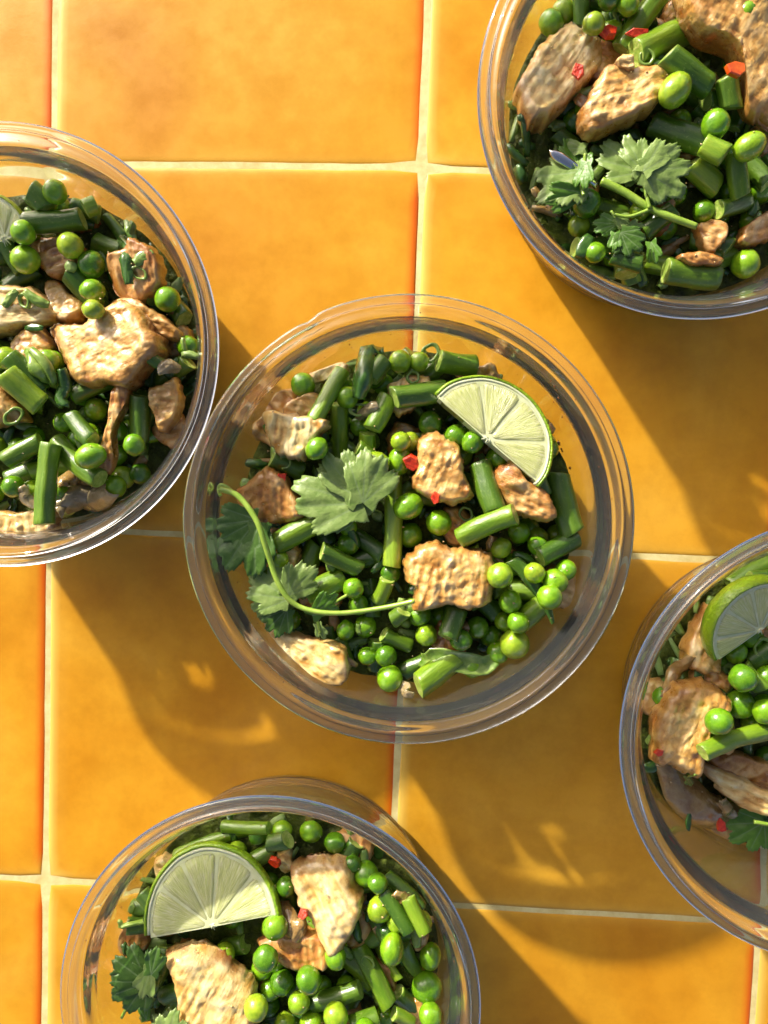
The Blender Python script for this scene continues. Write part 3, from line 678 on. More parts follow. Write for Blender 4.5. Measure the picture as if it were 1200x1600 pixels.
    def lime(f, tipa, tipb, top, label, mark, T=.55, dz=0.0, lift=0.0, nseg=5, seed=1):
        """half slice: tips of the cut edge and the crown of the arc, in pixels"""
        z = 5.4
        m_ = ((tipa[0] + tipb[0]) / 2, (tipa[1] + tipb[1]) / 2)
        for _ in range(2):
            c = np.array(f.to_local(*m_, z)); a = np.array(f.to_local(*tipa, z)); b_ = np.array(f.to_local(*tipb, z)); t_ = np.array(f.to_local(*top, z))
            Rx = np.linalg.norm(b_ - a) / 2; Ry = np.linalg.norm(t_ - c); d = f.disc(*((c + t_) / 2), Rx * .9); sl_, d2 = d
            z = min(float(np.quantile(f.H[sl_][d2 < (Rx * .8) ** 2], .85)) + T * .8 + dz, 6.15)
        root = empty('lime_slice', (c[0] + f.cx, c[1] + f.cy, z)); lime_parts(root, Rx, T, nseg, seed)
        up = t_ - c; root.rotation_euler = (Matrix.Rotation(math.atan2(up[1], up[0]) - math.pi / 2, 3, 'Z') @ Matrix.Rotation(lift, 3, 'X')).to_euler(); root.scale = (1, Ry / Rx if abs(lift) < .3 else 1, 1)
        f.rec(root, 'lime', m_[0], m_[1], 'lime', label, 'lime slices in the bowls'); f.lmarks.append((mark, (m_[0] + top[0]) / 2, (m_[1] + top[1]) / 2)); return root
def world_px(x, y, z):
    d = ROT.T @ np.array([x, y, z - CAM_H]); return 600 + F_PX * d[0] / -d[2], 800 - F_PX * d[1] / -d[2]
PRESETS = {0: None, 1: [(-.95, .62, .30), (-.5, .86, .30), (.0, 1.0, .28), (.45, .88, .30), (1.0, .60, .30)], 2: [(-.62, .74, .30), (-.2, .95, .26), (.18, 1.0, .26), (.6, .76, .32)], 3: [(-.42, .76, .26), (-.08, 1.0, .22), (.34, .80, .28)]}
def lime_parts(root, Rr, T, nseg, seed):
    rr = random.Random(seed); n = 48
    def arcshell(name, r0, r1, z0, z1, m, bulge=0.0):
        V = []
        for i in range(n + 1):
            a = math.pi * i / n - .04 + .08 * (i / n) * 0
            for r, z in ((r0, z1), ((r0 + r1) / 2, z1 + .012), (r1 - .02, z1), (r1 + bulge * .4, z1 - .06), (r1 + bulge, (z0 + z1) / 2), (r1 - .05, z0), (r0, z0)):
                k = 1 + .012 * nz(a * 3 + seed, 0, 0); V.append((r * k * math.cos(a), r * k * math.sin(a), z))
        return link(name, mesh(name, V, skin((n + 1, 7)), [m]), root)
    arcshell('rind', Rr * .96, Rr, -T, 0, M['rind'], .05); arcshell('pith', Rr * .915, Rr * .959, -T + .03, -.012, M['pith'])
    V = []; 
    for z, k in ((-.03, 1), (-T + .06, 1)):
        V.append((0, -.02, z))
        for i in range(n + 1): V.append((Rr * .916 * k * math.cos(math.pi * i / n), Rr * .916 * math.sin(math.pi * i / n), z))
    m1 = n + 2; F = [(0, i + 1, i + 2) for i in range(n)] + [(m1, m1 + i + 2, m1 + i + 1) for i in range(n)] + [(i + 1, m1 + i + 1, m1 + i + 2, i + 2) for i in range(n)] + [(0, m1, m1 + 1, 1), (0, n + 1, m1 + n + 1, m1)]
    link('membrane', mesh('membrane', V, F, [M['membrane']], smooth=False), root)
    cuts = [0] + sorted((i + rr.uniform(-.18, .18)) / nseg for i in range(1, nseg)) + [1]
    for s_ in range(nseg):
        a0, a1 = cuts[s_] * math.pi + .003, cuts[s_ + 1] * math.pi - .003; V = []; U = []; ka, kr = 14, 12
        if s_ == 0: a0 = -.02
        if s_ == nseg - 1: a1 = math.pi + .02
        for i in range(kr + 1):
            for j in range(ka + 1):
                u, v = j / ka, i / kr; r = Rr * (.06 + .855 * v); am = (a0 + a1) / 2; half = (a1 - a0) / 2
                shrink = (1 - .22 * max(0, (v - .88) / .12) ** 2) * (1 - .010 / max(r * half, .05)); a = am + (u * 2 - 1) * half * shrink
                e = min(u, 1 - u) * r * half * 2; ez = min(e / .09, 1); ev = min((1 - v) * Rr * .8 / .09, 1) * min(v * Rr * .8 / .12, 1)
                z = -.075 + .085 * math.sqrt(max(ez * ev, 0)) + .03 * nz(r * 1.3, a * 9 + seed, 1) * ez * ev
                V.append((r * math.cos(a), r * math.sin(a), z)); U.append((r * 1.0, a * 1.6 + s_ * 7, seed * 3.0))
        F = []
        for i in range(kr):
            for j in range(ka):
                q = i * (ka + 1) + j; F.append((q, q + ka + 1, q + ka + 2, q + 1))
        F = [tuple(reversed(q)) for q in F]
        nb = len(V); rim_ = [j for j in range(ka + 1)] + [i * (ka + 1) + ka for i in range(1, kr + 1)] + [kr * (ka + 1) + j for j in range(ka - 1, -1, -1)] + [i * (ka + 1) for i in range(kr - 1, 0, -1)]
        for q in rim_: V.append((V[q][0], V[q][1], -T + .08)); U.append(U[q])
        L_ = len(rim_); F += [(rim_[k], rim_[(k + 1) % L_], nb + (k + 1) % L_, nb + k) for k in range(L_)] + [tuple(nb + k for k in range(L_))]
        link('segment', mesh('segment', V, F, [M['flesh']], vattr={'radial': U}), root)
    V = []; F = []
    for k in range(11):
        a = rr.uniform(-.9, 1.0) * 1.7 - math.pi / 2; L = rr.uniform(.10, .26); p0 = np.array((0, .06, -.02)); p1 = p0 + np.array((math.cos(a) * L, math.sin(a) * L, rr.uniform(-.1, .04)))
        v, f_ = tube([p0, (p0 + p1) / 2 + np.array((0, 0, .02)), p1], .035, 5, .35); b0 = len(V); V += v; F += [tuple(q + b0 for q in t) for t in f_]
    link('core', mesh('core', V, F, [M['pith']]), root)
# ------------------------------------------------------------------ the five bowls
BOWLS = {
 'C': ('centre bowl', -.24, -1.68, 1.02, 3.45, .3, 11, ()),
 'L': ('left bowl', -14.15, 4.33, 1.005, 3.4, .3, 23, ()),
 'T': ('top right bowl', 9.48, 12.42, .98, 3.5, .25, 37, ()),
 'G': ('right bowl', 14.78, -9.15, 1.03, 3.4, .3, 41, ((-1.6, -5.0, 3.2, 3.0), (1.5, -5.6, 3.2, 3.0))),
 'B': ('bottom bowl', -5.12, -18.72, .995, 3.5, .3, 53, ()),
}
BL = {'C': 'round glass bowl of pea, bean and chicken salad in the centre of the tiles', 'L': 'round glass bowl of salad cut by the left edge of the photo',
      'T': 'round glass bowl of salad with a metal utensil in the top right corner', 'G': 'round glass bowl with an upright lime wedge, cut by the right edge of the photo',
      'B': 'round glass bowl with a pale lime half slice at the bottom of the photo'}
FILL = {}
for k, v in BOWLS.items():
    FILL[k] = Fill(*v); glass_bowl(BL[k], v[1], v[2], v[3], 115.5 if k == 'C' else None); FILL[k].mound_mesh()
def peas(f, rows):
    for r in rows: f.pea(r[0], r[1], r[2], *(r[3:]))
def beans(f, rows):
    for r in rows: f.bean(*r[:5], **(r[5] if len(r) > 5 else {}))
D = dict(dark=True)

# ---- centre bowl
f = FILL['C']; f.filler(40, 38, 14)
peas(f, [(712, 681, 19), (739, 690, 20), (778, 716, 19), (797, 940, 19), (746, 980, 18), (778, 1020, 18), (574, 1025, 15), (740, 1052, 19), (543, 824, 15), (700, 905, 17), (770, 800, 16), (610, 895, 17), (840, 852, 16), (655, 565, 16), (720, 1000, 18), (560, 945, 17), (640, 690, 16), (470, 905, 16)])
beans(f, [(575, 700, 575, 678, 28), (590, 940, 605, 905, 26), (700, 995, 714, 955, 36, D), (630, 1050, 668, 1034, 32, D), (615, 968, 630, 955, 28, D), (845, 870, 905, 842, 34, D), (505, 860, 560, 890, 30, D), (640, 1010, 600, 990, 26, D), (560, 700, 590, 720, 26, D), (690, 740, 745, 760, 30, D), (850, 770, 830, 720, 28, D), (480, 770, 510, 830, 28, D)])
f.chunk([(470, 592), (500, 578), (541, 567), (545, 585), (500, 600), (474, 606)], .55, 'pale', 'slim pale chicken strip at the upper left of the centre bowl', 'the slim chicken strip')
f.chunk([(443, 640), (470, 618), (495, 615), (515, 640), (490, 655), (455, 660)], .6, 'tan', 'small tan chicken chunk under the slim strip in the centre bowl')
f.chunk([(416, 642), (460, 648), (505, 652), (515, 665), (488, 700), (470, 720), (440, 712), (418, 690)], .95, 'pale', 'pale torn chicken block with a ragged top edge left in the centre bowl', 'the pale torn chicken block', 1.5)
f.chunk([(370, 770), (412, 735), (425, 728), (452, 752), (482, 798), (470, 812), (430, 822), (385, 808)], .95, 'brown', 'dark browned saucy chicken chunk beside the curled stem in the centre bowl', 'the dark browned chicken chunk')
f.chunk([(610, 600), (640, 588), (668, 590), (680, 605), (650, 640), (618, 650), (605, 625)], .6, 'pale', 'pale chicken scrap carrying scallion rings at the top of the centre bowl', 'the pale scrap with scallion rings')
f.chunk([(400, 968), (430, 980), (470, 992), (520, 1003), (545, 1018), (548, 1058), (520, 1068), (470, 1045), (425, 1005)], .7, 'pale', 'long pale fibrous chicken strip along the lower left wall of the centre bowl', 'the long pale chicken strip', -.55)
f.chunk([(770, 745), (800, 718), (818, 742), (855, 772), (866, 812), (835, 815), (800, 802), (782, 775)], .7, 'brown', 'triangular chicken piece with browned skin below the lime in the centre bowl', 'the triangular browned chicken')
f.chunk([(690, 800), (715, 790), (745, 815), (740, 850), (700, 850)], .7, 'brown', 'dark saucy chicken lump above the big square chunk in the centre bowl')
beans(f, [(533, 578, 492, 660, 28), (531, 634, 533, 720, 28, dict(ribs=True)), (579, 592, 600, 563, 30, D), (582, 670, 606, 620, 33), (617, 622, 692, 609, 38, D), (428, 716, 470, 738, 32, D), (614, 742, 612, 884, 30, dict(bend=.05)), (686, 565, 742, 570, 36),
  (750, 725, 771, 796, 38, dict(bend=-.06, **D)), (883, 742, 905, 834, 43, dict(tilt=.1, **D)), (720, 842, 802, 803, 36), (432, 850, 522, 806, 38), (480, 930, 536, 902, 40), (843, 998, 889, 955, 36), (656, 1094, 712, 1056, 42, dict(ribs=True)), (806, 880, 868, 976, 26, dict(bend=.22, taper=.75, flat=.6, adj='curved tapering bean tail', **D))])
f.chunk([(652, 692), (680, 673), (700, 685), (722, 702), (726, 735), (738, 775), (724, 788), (690, 786), (662, 776), (640, 752), (650, 728)], 1.15, 'tan', 'tan knobbly chicken chunk with red chili left of the lime in the centre bowl', 'the tan knobbly chicken', 1.2, dz=.15)
f.chunk([(630, 882), (648, 858), (675, 846), (705, 853), (735, 856), (768, 868), (772, 905), (766, 938), (738, 950), (700, 944), (660, 952), (642, 950), (648, 922), (634, 905)], 1.25, 'tan', 'large square browned chicken chunk with grainy top in the centre bowl', 'the large square chicken chunk', 1.4, dz=.2)
peas(f, [(473, 601, 19), (542, 621, 18), (625, 565, 18), (495, 701, 20), (590, 723, 20), (624, 720, 20, 1.15, 1.4), (638, 791, 22, 1.15, .4, 0), (672, 661, 20), (686, 817, 21), (641, 836, 20), (783, 857, 18), (811, 832, 18), (781, 899, 21), (835, 895, 17), (868, 908, 20), (859, 933, 20), (810, 973, 18), (808, 1010, 24), (666, 992, 18), (552, 919, 17), (540, 985, 17), (603, 1025, 18), (608, 1067, 22), (626, 690, 16)])
f.strip([(597, 518), (578, 556), (568, 590), (560, 622)], 34, 'wilted_leaf', M['wilted'], 'leaf', 'dark folded wilted leaf standing up at the top of the centre bowl', cup=.5, th=.05, group='wilted leaves in the bowls')
f.strip([(655, 1024), (690, 1030), (730, 1036), (785, 1046)], 36, 'wilted_leaf', M['scallion'], 'leaf', 'flattened wet scallion leaf near the bottom rim of the centre bowl', cup=-.2, th=.06, group='wilted leaves in the bowls')
f.strip([(560, 655), (575, 640), (590, 632)], 18, 'onion_piece', M['onion'], 'onion', 'translucent onion scrap among beans at the upper left of the centre bowl', group='onion pieces in the bowls')
f.strip([(625, 1108), (634, 1092), (640, 1080)], 22, 'onion_piece', M['onion'], 'onion', 'translucent onion scrap at the very bottom of the centre bowl', group='onion pieces in the bowls')
for x, y, r in ((672, 550, 17), (645, 590, 12), (728, 803, 13), (560, 640, 14), (445, 722, 12)): f.ring(x, y, r)
f.bit(644, 723, 24, 28, 'chili_piece', M['chili'], 'chili', 'red chili piece', 'bright red chili square on the left edge of the tan knobbly chicken', .1)
f.bit(681, 778, 15, 20, 'chili_piece', M['chili'], 'chili', 'red chili piece', 'small red chili bit at the lower edge of the tan knobbly chicken', .1)
f.bit(440, 746, 20, 20, 'chili_piece', M['chili'], 'chili', 'red chili piece', 'red chili bit on the dark browned chicken at the left', .05)
f.bit(522, 728, 14, 14, 'chili_piece', M['chili'], 'chili', 'red chili piece', 'dark red chili bit peeping out above the big coriander leaf')
f.crumbs(120)
f.sprig('single large pale coriander leaf lying left of the middle of the centre bowl', [([(566, 787), (578, 793), (590, 800)], 5, .12)],
  [((567, 786), (450, 770), 'leaf', 2, .1, .1), ((562, 780), (512, 704), 'leaf', 3, .16, -.1), ((567, 786), (588, 702), 'leaf', 2, .12, .15), ((567, 786), (490, 815), 'leaf', 3, .02, 0)], 'the large pale coriander leaf')
f.sprig('long coriander sprig curling along the lower left of the centre bowl', [([(343, 764), (372, 775), (400, 812), (416, 857), (432, 905), (454, 939), (486, 954), (533, 958), (597, 950), (648, 939)], 9.5, .75), ([(345, 775), (338, 762), (350, 758), (372, 775)], 6, .75), ([(488, 955), (497, 975), (500, 990)], 6, .3), ([(500, 958), (525, 940), (542, 930)], 6, .4)],
  [((402, 815), (352, 892), 'darkleaf', 1, .15, .2), ((402, 812), (336, 832), 'darkleaf', 2, .2, 0), ((404, 822), (400, 890), 'darkleaf', 3, .1, .1), ((452, 936), (390, 892), 'leaf', 1, .2, .2), ((452, 936), (396, 966), 'leaf', 2, .12, -.2), ((450, 930), (488, 880), 'leaf', 2, .2, .2), ((455, 945), (430, 985), 'darkleaf', 2, .05, 0), ((488, 962), (530, 930), 'brightleaf', 3, .3, .4), ((496, 975), (505, 1000), 'leaf', 3, .1, 0)], 'the long coriander sprig')
f.lime((674, 622), (850, 752), (826, 612), 'large pale lime half slice leaning on the upper right of the centre bowl', 'the lime slice', T=.62, dz=.3, lift=-.16, seed=3, nseg=4)

# ---- left bowl
f = FILL['L']; f.filler(32, 30, 10)
peas(f, [(129, 617, 19), (135, 677, 19), (192, 746, 19), (180, 760, 18), (54, 764, 17), (262, 468, 20), (150, 640, 18), (30, 700, 18), (100, 660, 17), (10, 560, 18), (220, 740, 17), (90, 770, 18), (20, 760, 18), (165, 670, 18)])
beans(f, [(220, 620, 215, 690, 34, D), (60, 610, 20, 560, 36, D), (150, 690, 110, 650, 30, D), (10, 720, 60, 690, 32, D), (180, 590, 120, 620, 30, D), (165, 338, 192, 372, 18, dict(dark=True, adj='slim dark bean sliver')), (115, 325, 152, 334, 30, D), (52, 300, 72, 322, 36, D), (10, 380, 30, 420, 26, D)])
f.chunk([(165, 405), (200, 390), (215, 375), (250, 400), (258, 440), (235, 470), (190, 470)], .8, 'brown', 'brown saucy chicken lump near the upper right wall of the left bowl', 'the brown saucy lump')
f.chunk([(60, 385), (95, 370), (130, 380), (125, 420), (85, 435)], .6, 'brown', 'dark chicken lump between the upper peas of the left bowl')
f.chunk([(172, 470), (212, 466), (250, 490), (286, 520), (282, 536), (240, 524), (200, 505)], .6, 'tan', 'tan chicken strip behind the large chunk at the right of the left bowl')
f.chunk([(72, 445), (90, 436), (112, 460), (135, 475), (132, 500), (95, 505), (80, 475)], .65, 'tan', 'narrow tan chicken strip left of the large chunk in the left bowl')
f.chunk([(-30, 450), (20, 446), (62, 452), (92, 488), (82, 508), (40, 514), (-30, 530)], .9, 'pale', 'pale chicken piece topped with scallion at the left edge of the photo', 'the pale piece with scallion', .1)
f.chunk([(78, 512), (105, 506), (135, 504), (170, 482), (205, 470), (235, 500), (266, 548), (245, 570), (213, 608), (170, 604), (128, 605), (100, 565)], 1.15, 'tan', 'largest tan chicken chunk with wet grainy face in the left bowl', 'the largest tan chunk', .4, dz=.2)
f.chunk([(236, 612), (258, 600), (282, 592), (286, 640), (258, 680), (244, 650)], .9, 'tan', 'grainy chicken piece pressed against the right wall of the left bowl', 'the piece at the wall')
f.chunk([(-25, 600), (10, 605), (48, 656), (20, 664), (-25, 664)], .9, 'tan', 'pointed tan chicken piece at the left edge of the photo', 'the pointed piece')
f.chunk([(180, 610), (200, 590), (206, 620), (190, 650), (178, 690), (182, 720), (168, 742), (152, 735), (160, 700), (172, 660)], .55, 'brown', 'curved orange brown chicken shred in the lower right of the left bowl', 'the curved shred')
f.chunk([(-20, 798), (35, 800), (88, 788), (95, 815), (70, 840), (30, 838), (-20, 830)], .7, 'pale', 'pale ragged chicken under the upright bean at the bottom of the left bowl', 'the pale ragged chicken')
f.strip([(95, 800), (135, 775), (160, 785), (175, 765)], 44, 'onion_piece', M['onion'], 'onion', 'large translucent onion layer at the bottom wall of the left bowl', cup=.35, group='onion pieces in the bowls')
f.strip([(100, 760), (120, 745), (150, 750)], 26, 'onion_piece', M['sauceonion'], 'onion', 'brown sauced onion curl above the translucent onion in the left bowl', group='onion pieces in the bowls')
f.strip([(30, 760), (45, 780), (60, 790)], 20, 'onion_piece', M['onion'], 'onion', 'thin pale onion sliver left of the upright bean in the left bowl', group='onion pieces in the bowls')
beans(f, [(38, 348, 126, 340, 36, D), (14, 585, 58, 632, 42), (82, 690, 162, 748, 34, dict(bend=-.12, **D)), (138, 330, 152, 322, 30), (145, 485, 150, 470, 28), (222, 548, 262, 575, 22, D)])
f.bean(78, 694, 73, 818, 34, tilt=.1, ribs=True, dz=.25, label='bright straight cut bean standing over the pale ragged chicken in the left bowl')
peas(f, [(42, 366, 19), (40, 406, 23), (110, 384, 21), (142, 412, 22), (144, 454, 20), (147, 484, 18), (141, 713, 22, 1.2, .3, 0), (210, 695, 18), (87, 301, 19)])
f.strip([(28, 545), (50, 570), (70, 590), (82, 600)], 24, 'wilted_leaf', M['scallion'], 'leaf', 'pale folded scallion leaf left of the largest chunk in the left bowl', cup=.5, group='wilted leaves in the bowls')
f.strip([(55, 548), (72, 570), (82, 598)], 18, 'wilted_leaf', M['scallion'], 'leaf', 'narrow pointed scallion leaf touching the largest chunk in the left bowl', cup=.5, group='wilted leaves in the bowls')
f.strip([(92, 575), (100, 610), (96, 635)], 22, 'wilted_leaf', M['wilted'], 'leaf', 'dark wilted leaf hanging under the largest chunk in the left bowl', cup=.4, group='wilted leaves in the bowls')
f.strip([(194, 380), (198, 410), (203, 445)], 20, 'wilted_leaf', M['wilted'], 'leaf', 'dark green leaf strip across the brown saucy lump in the left bowl', group='wilted leaves in the bowls')
f.strip([(210, 412), (225, 402), (240, 394)], 22, 'scallion_strip', M['scallion'], 'scallion', 'yellow green scallion strip on the brown saucy lump in the left bowl', group='scallion strips in the bowls')
f.strip([(8, 480), (18, 465), (28, 454)], 15, 'scallion_strip', M['scallion'], 'scallion', 'yellow scallion strip on the pale chicken piece at the left edge', group='scallion strips in the bowls')
f.strip([(40, 455), (58, 470), (80, 478)], 16, 'scallion_strip', M['scallion'], 'scallion', 'green scallion strip on the right of the pale chicken piece in the left bowl', group='scallion strips in the bowls')
f.strip([(248, 580), (262, 572), (276, 576)], 22, 'scallion_strip', M['onion'], 'scallion', 'pale scallion strip between the largest chunk and the wall of the left bowl', group='scallion strips in the bowls')
for x, y, r in ((215, 425, 13), (20, 650, 16), (38, 470, 12)): f.ring(x, y, r)
f.crumbs(110)
f.lime((-38, 388), (38, 352), (-30, 300), 'dark rimmed lime slice cut off by the left edge of the photo', 'the cut off lime slice', T=.5, dz=.0, seed=8)

# ---- top right bowl
f = FILL['T']; f.filler(34, 34, 12)
peas(f, [(1131, 240, 16), (1187, 300, 18), (882, 8, 18), (905, 352, 17), (1022, 110, 17), (1140, 300, 15), (960, 250, 18), (1000, 330, 17), (1165, 412, 22), (1100, 330, 17), (1040, 300, 16), (930, 395, 16), (1190, 130, 16), (870, 300, 15), (1090, 10, 17)])
beans(f, [(1040, 424, 1122, 432, 40, D), (1100, 160, 1150, 150, 32, D), (1010, 250, 1060, 260, 30, D), (1010, 360, 1050, 330, 30, D), (1170, 250, 1195, 290, 30, D), (905, -20, 910, 36, 26, D), (1120, 330, 1170, 310, 30, D), (900, 230, 870, 210, 26, D), (960, 400, 1000, 415, 28, D)])
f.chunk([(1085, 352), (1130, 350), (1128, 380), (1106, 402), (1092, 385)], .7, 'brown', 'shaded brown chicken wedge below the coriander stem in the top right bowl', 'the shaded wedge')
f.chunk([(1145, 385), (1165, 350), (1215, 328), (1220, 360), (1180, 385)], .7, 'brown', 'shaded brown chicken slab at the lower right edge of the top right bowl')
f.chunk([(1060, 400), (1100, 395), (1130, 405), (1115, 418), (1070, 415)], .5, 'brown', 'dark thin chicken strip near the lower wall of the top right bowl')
beans(f, [(972, 74, 1030, -6, 32, dict(ribs=True)), (988, 94, 1072, 42, 44), (1040, 92, 1108, 132, 40, D), (1026, 188, 1112, 238, 42, D), (1078, 258, 1122, 286, 38), (1147, 246, 1160, 304, 32), (1128, 128, 1142, 170, 34, D), (1100, 225, 1130, 245, 36)])
f.chunk([(804, 152), (822, 110), (842, 76), (884, 36), (915, 45), (942, 58), (946, 98), (925, 125), (900, 150), (856, 196), (830, 208), (816, 205)], 1.05, 'pale', 'pale sliced chicken with a grey skin stripe left in the top right bowl', 'the pale sliced chicken', .95, dz=.15)
f.chunk([(900, 188), (918, 150), (940, 114), (990, 112), (1042, 116), (1032, 160), (1000, 188), (955, 208), (915, 216)], 1.1, 'tan', 'smooth orange tan chicken wedge right of the pale slice in the top right bowl', 'the smooth tan wedge', .35, dz=.15)
f.chunk([(1058, -20), (1130, -30), (1225, -25), (1225, 185), (1185, 194), (1164, 180), (1160, 125), (1132, 80), (1085, 62), (1062, 30)], 1.2, 'tan', 'big saucy chicken slab in the upper right corner of the photo', 'the big corner slab', 1.0, dz=.1)
f.chunk([(960, 95), (985, 88), (990, 108), (970, 112)], .4, 'pale', 'tiny pale chicken crumb between pepper and beans in the top right bowl')
peas(f, [(859, 27, 20), (945, 12, 20), (928, 35, 17), (962, 36, 17), (980, 8, 18), (1054, 142, 24, 1.2, .9, 0), (1118, 194, 22), (1167, 233, 21, 1.2, .5), (916, 318, 23), (1165, 20, 16)])
f.bit(949, 58, 26, 24, 'chili_piece', M['chili'], 'chili', 'red chili piece', 'red chili square above the pale sliced chicken', .1)
f.bit(993, 58, 32, 14, 'chili_piece', M['chili'], 'chili', 'red chili piece', 'long red chili sliver across the bright ribbed bean in the top right bowl', .1)
f.bit(903, 117, 18, 22, 'chili_piece', M['chili'], 'chili', 'red chili piece', 'red chili bit lying on the pale sliced chicken', .1)
f.bit(1115, 88, 26, 20, 'chili_piece', M['chili'], 'chili', 'red chili piece', 'dark red chili bit left of the big corner slab', .1)
f.bit(1146, 113, 27, 20, 'chili_piece', M['orange'], 'chili', 'orange chili piece', 'orange red chili chunk touching the big corner slab', .15)
for x, y, r in ((1135, 160, 14), (1010, 90, 13), (1000, 300, 12)): f.ring(x, y, r)
f.strip([(812, 180), (815, 215), (822, 250)], 14, 'wilted_leaf', M['wilted'], 'leaf', 'slim green leaf strip against the left wall of the top right bowl', group='wilted leaves in the bowls')
f.crumbs(120)
# metal utensil buried under the sprig
z = 5.05
p0 = np.array(unproj(858, 238, z))[:2]; p1 = np.array(unproj(935, 288, z - .3))[:2]; L = np.linalg.norm(p1 - p0); V = []; K = 16
for i in range(K):
    t = i / (K - 1); wd = .19 * math.sqrt(max(1 - ((.22 - t) / .22) ** 2, .02)) if t < .22 else .19 - .05 * (t - .22)
    for j in range(12):
        a = 2 * math.pi * j / 12; V.append((t * L, wd * math.cos(a), .075 * math.sin(a) - .5 * t * t - .03 * math.cos(a) ** 2))
o = link('spoon_handle', mesh('spoon_handle', V, skin((K, 12)), [M['steel']])); o.location = (p0[0] * S, p0[1] * S, (z + .1) * S); o.rotation_euler = (0, 0, math.atan2(*(p1 - p0)[::-1]))
tag(o, 'shiny steel utensil handle end poking out beneath the coriander in the top right bowl', 'utensil')
f.sprig('broad pale coriander sprig with a thick stem in the top right bowl', [([(940, 283), (975, 300), (1015, 325), (1050, 340), (1088, 354)], 13, .4), ([(1015, 325), (1008, 295), (1005, 270)], 6, .5), ([(1018, 326), (985, 338), (960, 335)], 6, .3)],
  [((1005, 268), (938, 232), 'leaf', 2, .45, .1), ((1005, 268), (985, 208), 'leaf', 3, .5, 0), ((1005, 268), (1085, 262), 'leaf', 1, .5, .1), ((1005, 268), (1040, 225), 'leaf', 3, .55, -.15), ((1005, 268), (955, 285), 'leaf', 3, .4, 0), ((1010, 290), (1040, 315), 'darkleaf', 3, .2, .5)], 'the broad coriander sprig')
f.sprig('bright green coriander sprig with upright leaflets beside the steel handle', [([(915, 240), (912, 265), (908, 290), (912, 305)], 6, .45)],
  [((914, 242), (893, 194), 'brightleaf', 1, .5, .5), ((914, 242), (930, 205), 'brightleaf', 3, .55, -.5), ((910, 240), (870, 236), 'leaf', 3, .45, .1), ((910, 268), (842, 308), 'leaf', 1, .4, .2), ((912, 300), (850, 310), 'brightleaf', 3, .3, -.4), ((914, 255), (908, 300), 'brightleaf', 3, .5, .6)], 'the bright coriander sprig')
f.sprig('small ragged coriander leaflets near the lower wall of the top right bowl', [([(955, 330), (965, 350), (975, 375)], 5, .3)],
  [((962, 340), (985, 352), 'leaf', 2, .3, .1), ((965, 350), (928, 352), 'brightleaf', 2, .25, .1), ((975, 360), (1008, 352), 'leaf', 3, .25, .2), ((968, 365), (1000, 395), 'darkleaf', 1, .1, .1), ((1015, 380), (1022, 415), 'brightleaf', 3, .2, .7), ((960, 365), (958, 395), 'brightleaf', 3, .1, .3)], 'the ragged leaflets')

# ---- right bowl
f = FILL['G']; f.filler(14, 16, 5)
peas(f, [(1194, 1104, 20), (1035, 1089, 16), (1175, 1130, 17), (1150, 1020, 18), (1110, 1160, 16), (1200, 1060, 20)])
beans(f, [(1150, 915, 1215, 880, 34), (1170, 905, 1230, 900, 28, D), (1180, 1040, 1215, 1010, 34, D), (1165, 1045, 1190, 1075, 28, D)])
f.chunk([(1068, 1012), (1092, 970), (1114, 944), (1124, 985), (1126, 1045), (1098, 1052), (1074, 1042)], .9, 'tan', 'narrow browned chicken strip left of the upright lime in the right bowl', 'the narrow browned strip', 1.3)
f.strip([(1032, 1080), (1042, 1052), (1055, 1030), (1064, 1014)], 24, 'onion_piece', M['sauceonion'], 'onion', 'yellowish onion strip against the upper left wall of the right bowl', cup=.3, group='onion pieces in the bowls')
f.chunk([(1100, 1178), (1140, 1172), (1200, 1188), (1240, 1205), (1235, 1232), (1170, 1218), (1120, 1205)], .8, 'brown', 'dark brown chicken strip under the bent bean in the right bowl')
f.chunk([(1016, 1132), (1030, 1090), (1058, 1066), (1092, 1060), (1128, 1078), (1138, 1100), (1108, 1128), (1098, 1160), (1088, 1208), (1062, 1202), (1036, 1188), (1018, 1188)], 1.2, 'tan', 'large glossy brown chicken chunk at the left wall of the right bowl', 'the large glossy chunk', 1.2, dz=.15)
f.chunk([(1096, 1194), (1130, 1202), (1180, 1222), (1240, 1235), (1240, 1268), (1180, 1264), (1140, 1250), (1112, 1222)], .9, 'pale', 'pale flaky chicken slice below the bent bean in the right bowl', 'the pale flaky slice', -.35, dz=.1)
f.chunk([(1082, 1250), (1110, 1240), (1145, 1262), (1160, 1290), (1148, 1318), (1120, 1305), (1092, 1278)], .7, 'tan', 'ragged tan chicken piece above the yellow strip in the right bowl', 'the ragged tan piece')
f.strip([(1034, 1205), (1045, 1245), (1075, 1285), (1110, 1312), (1152, 1330)], 62, 'onion_piece', M['sauceonion'], 'onion', 'broad yellow brown onion layer along the lower wall of the right bowl', cup=.3, th=.12, group='onion pieces in the bowls')
f.strip([(1130, 1250), (1140, 1270), (1152, 1280)], 18, 'onion_piece', M['onion'], 'onion', 'pale onion sliver on the ragged tan piece in the right bowl', group='onion pieces in the bowls')
f.bean(1090, 1168, 1215, 1148, 30, bend=.12, dark=False, dz=.2, label='long bent green bean crossing the right bowl below the peas')
peas(f, [(1160, 1058, 22), (1157, 1100, 23), (1123, 1127, 22), (1197, 1112, 21)])
f.bit(1128, 1293, 14, 22, 'chili_piece', M['chili'], 'chili', 'red chili piece', 'bright red chili bit on the ragged tan piece in the right bowl', .1)
f.bit(1027, 1174, 16, 14, 'chili_piece', M['chili'], 'chili', 'red chili piece', 'dull red chili bit on the large glossy chunk in the right bowl', .1)
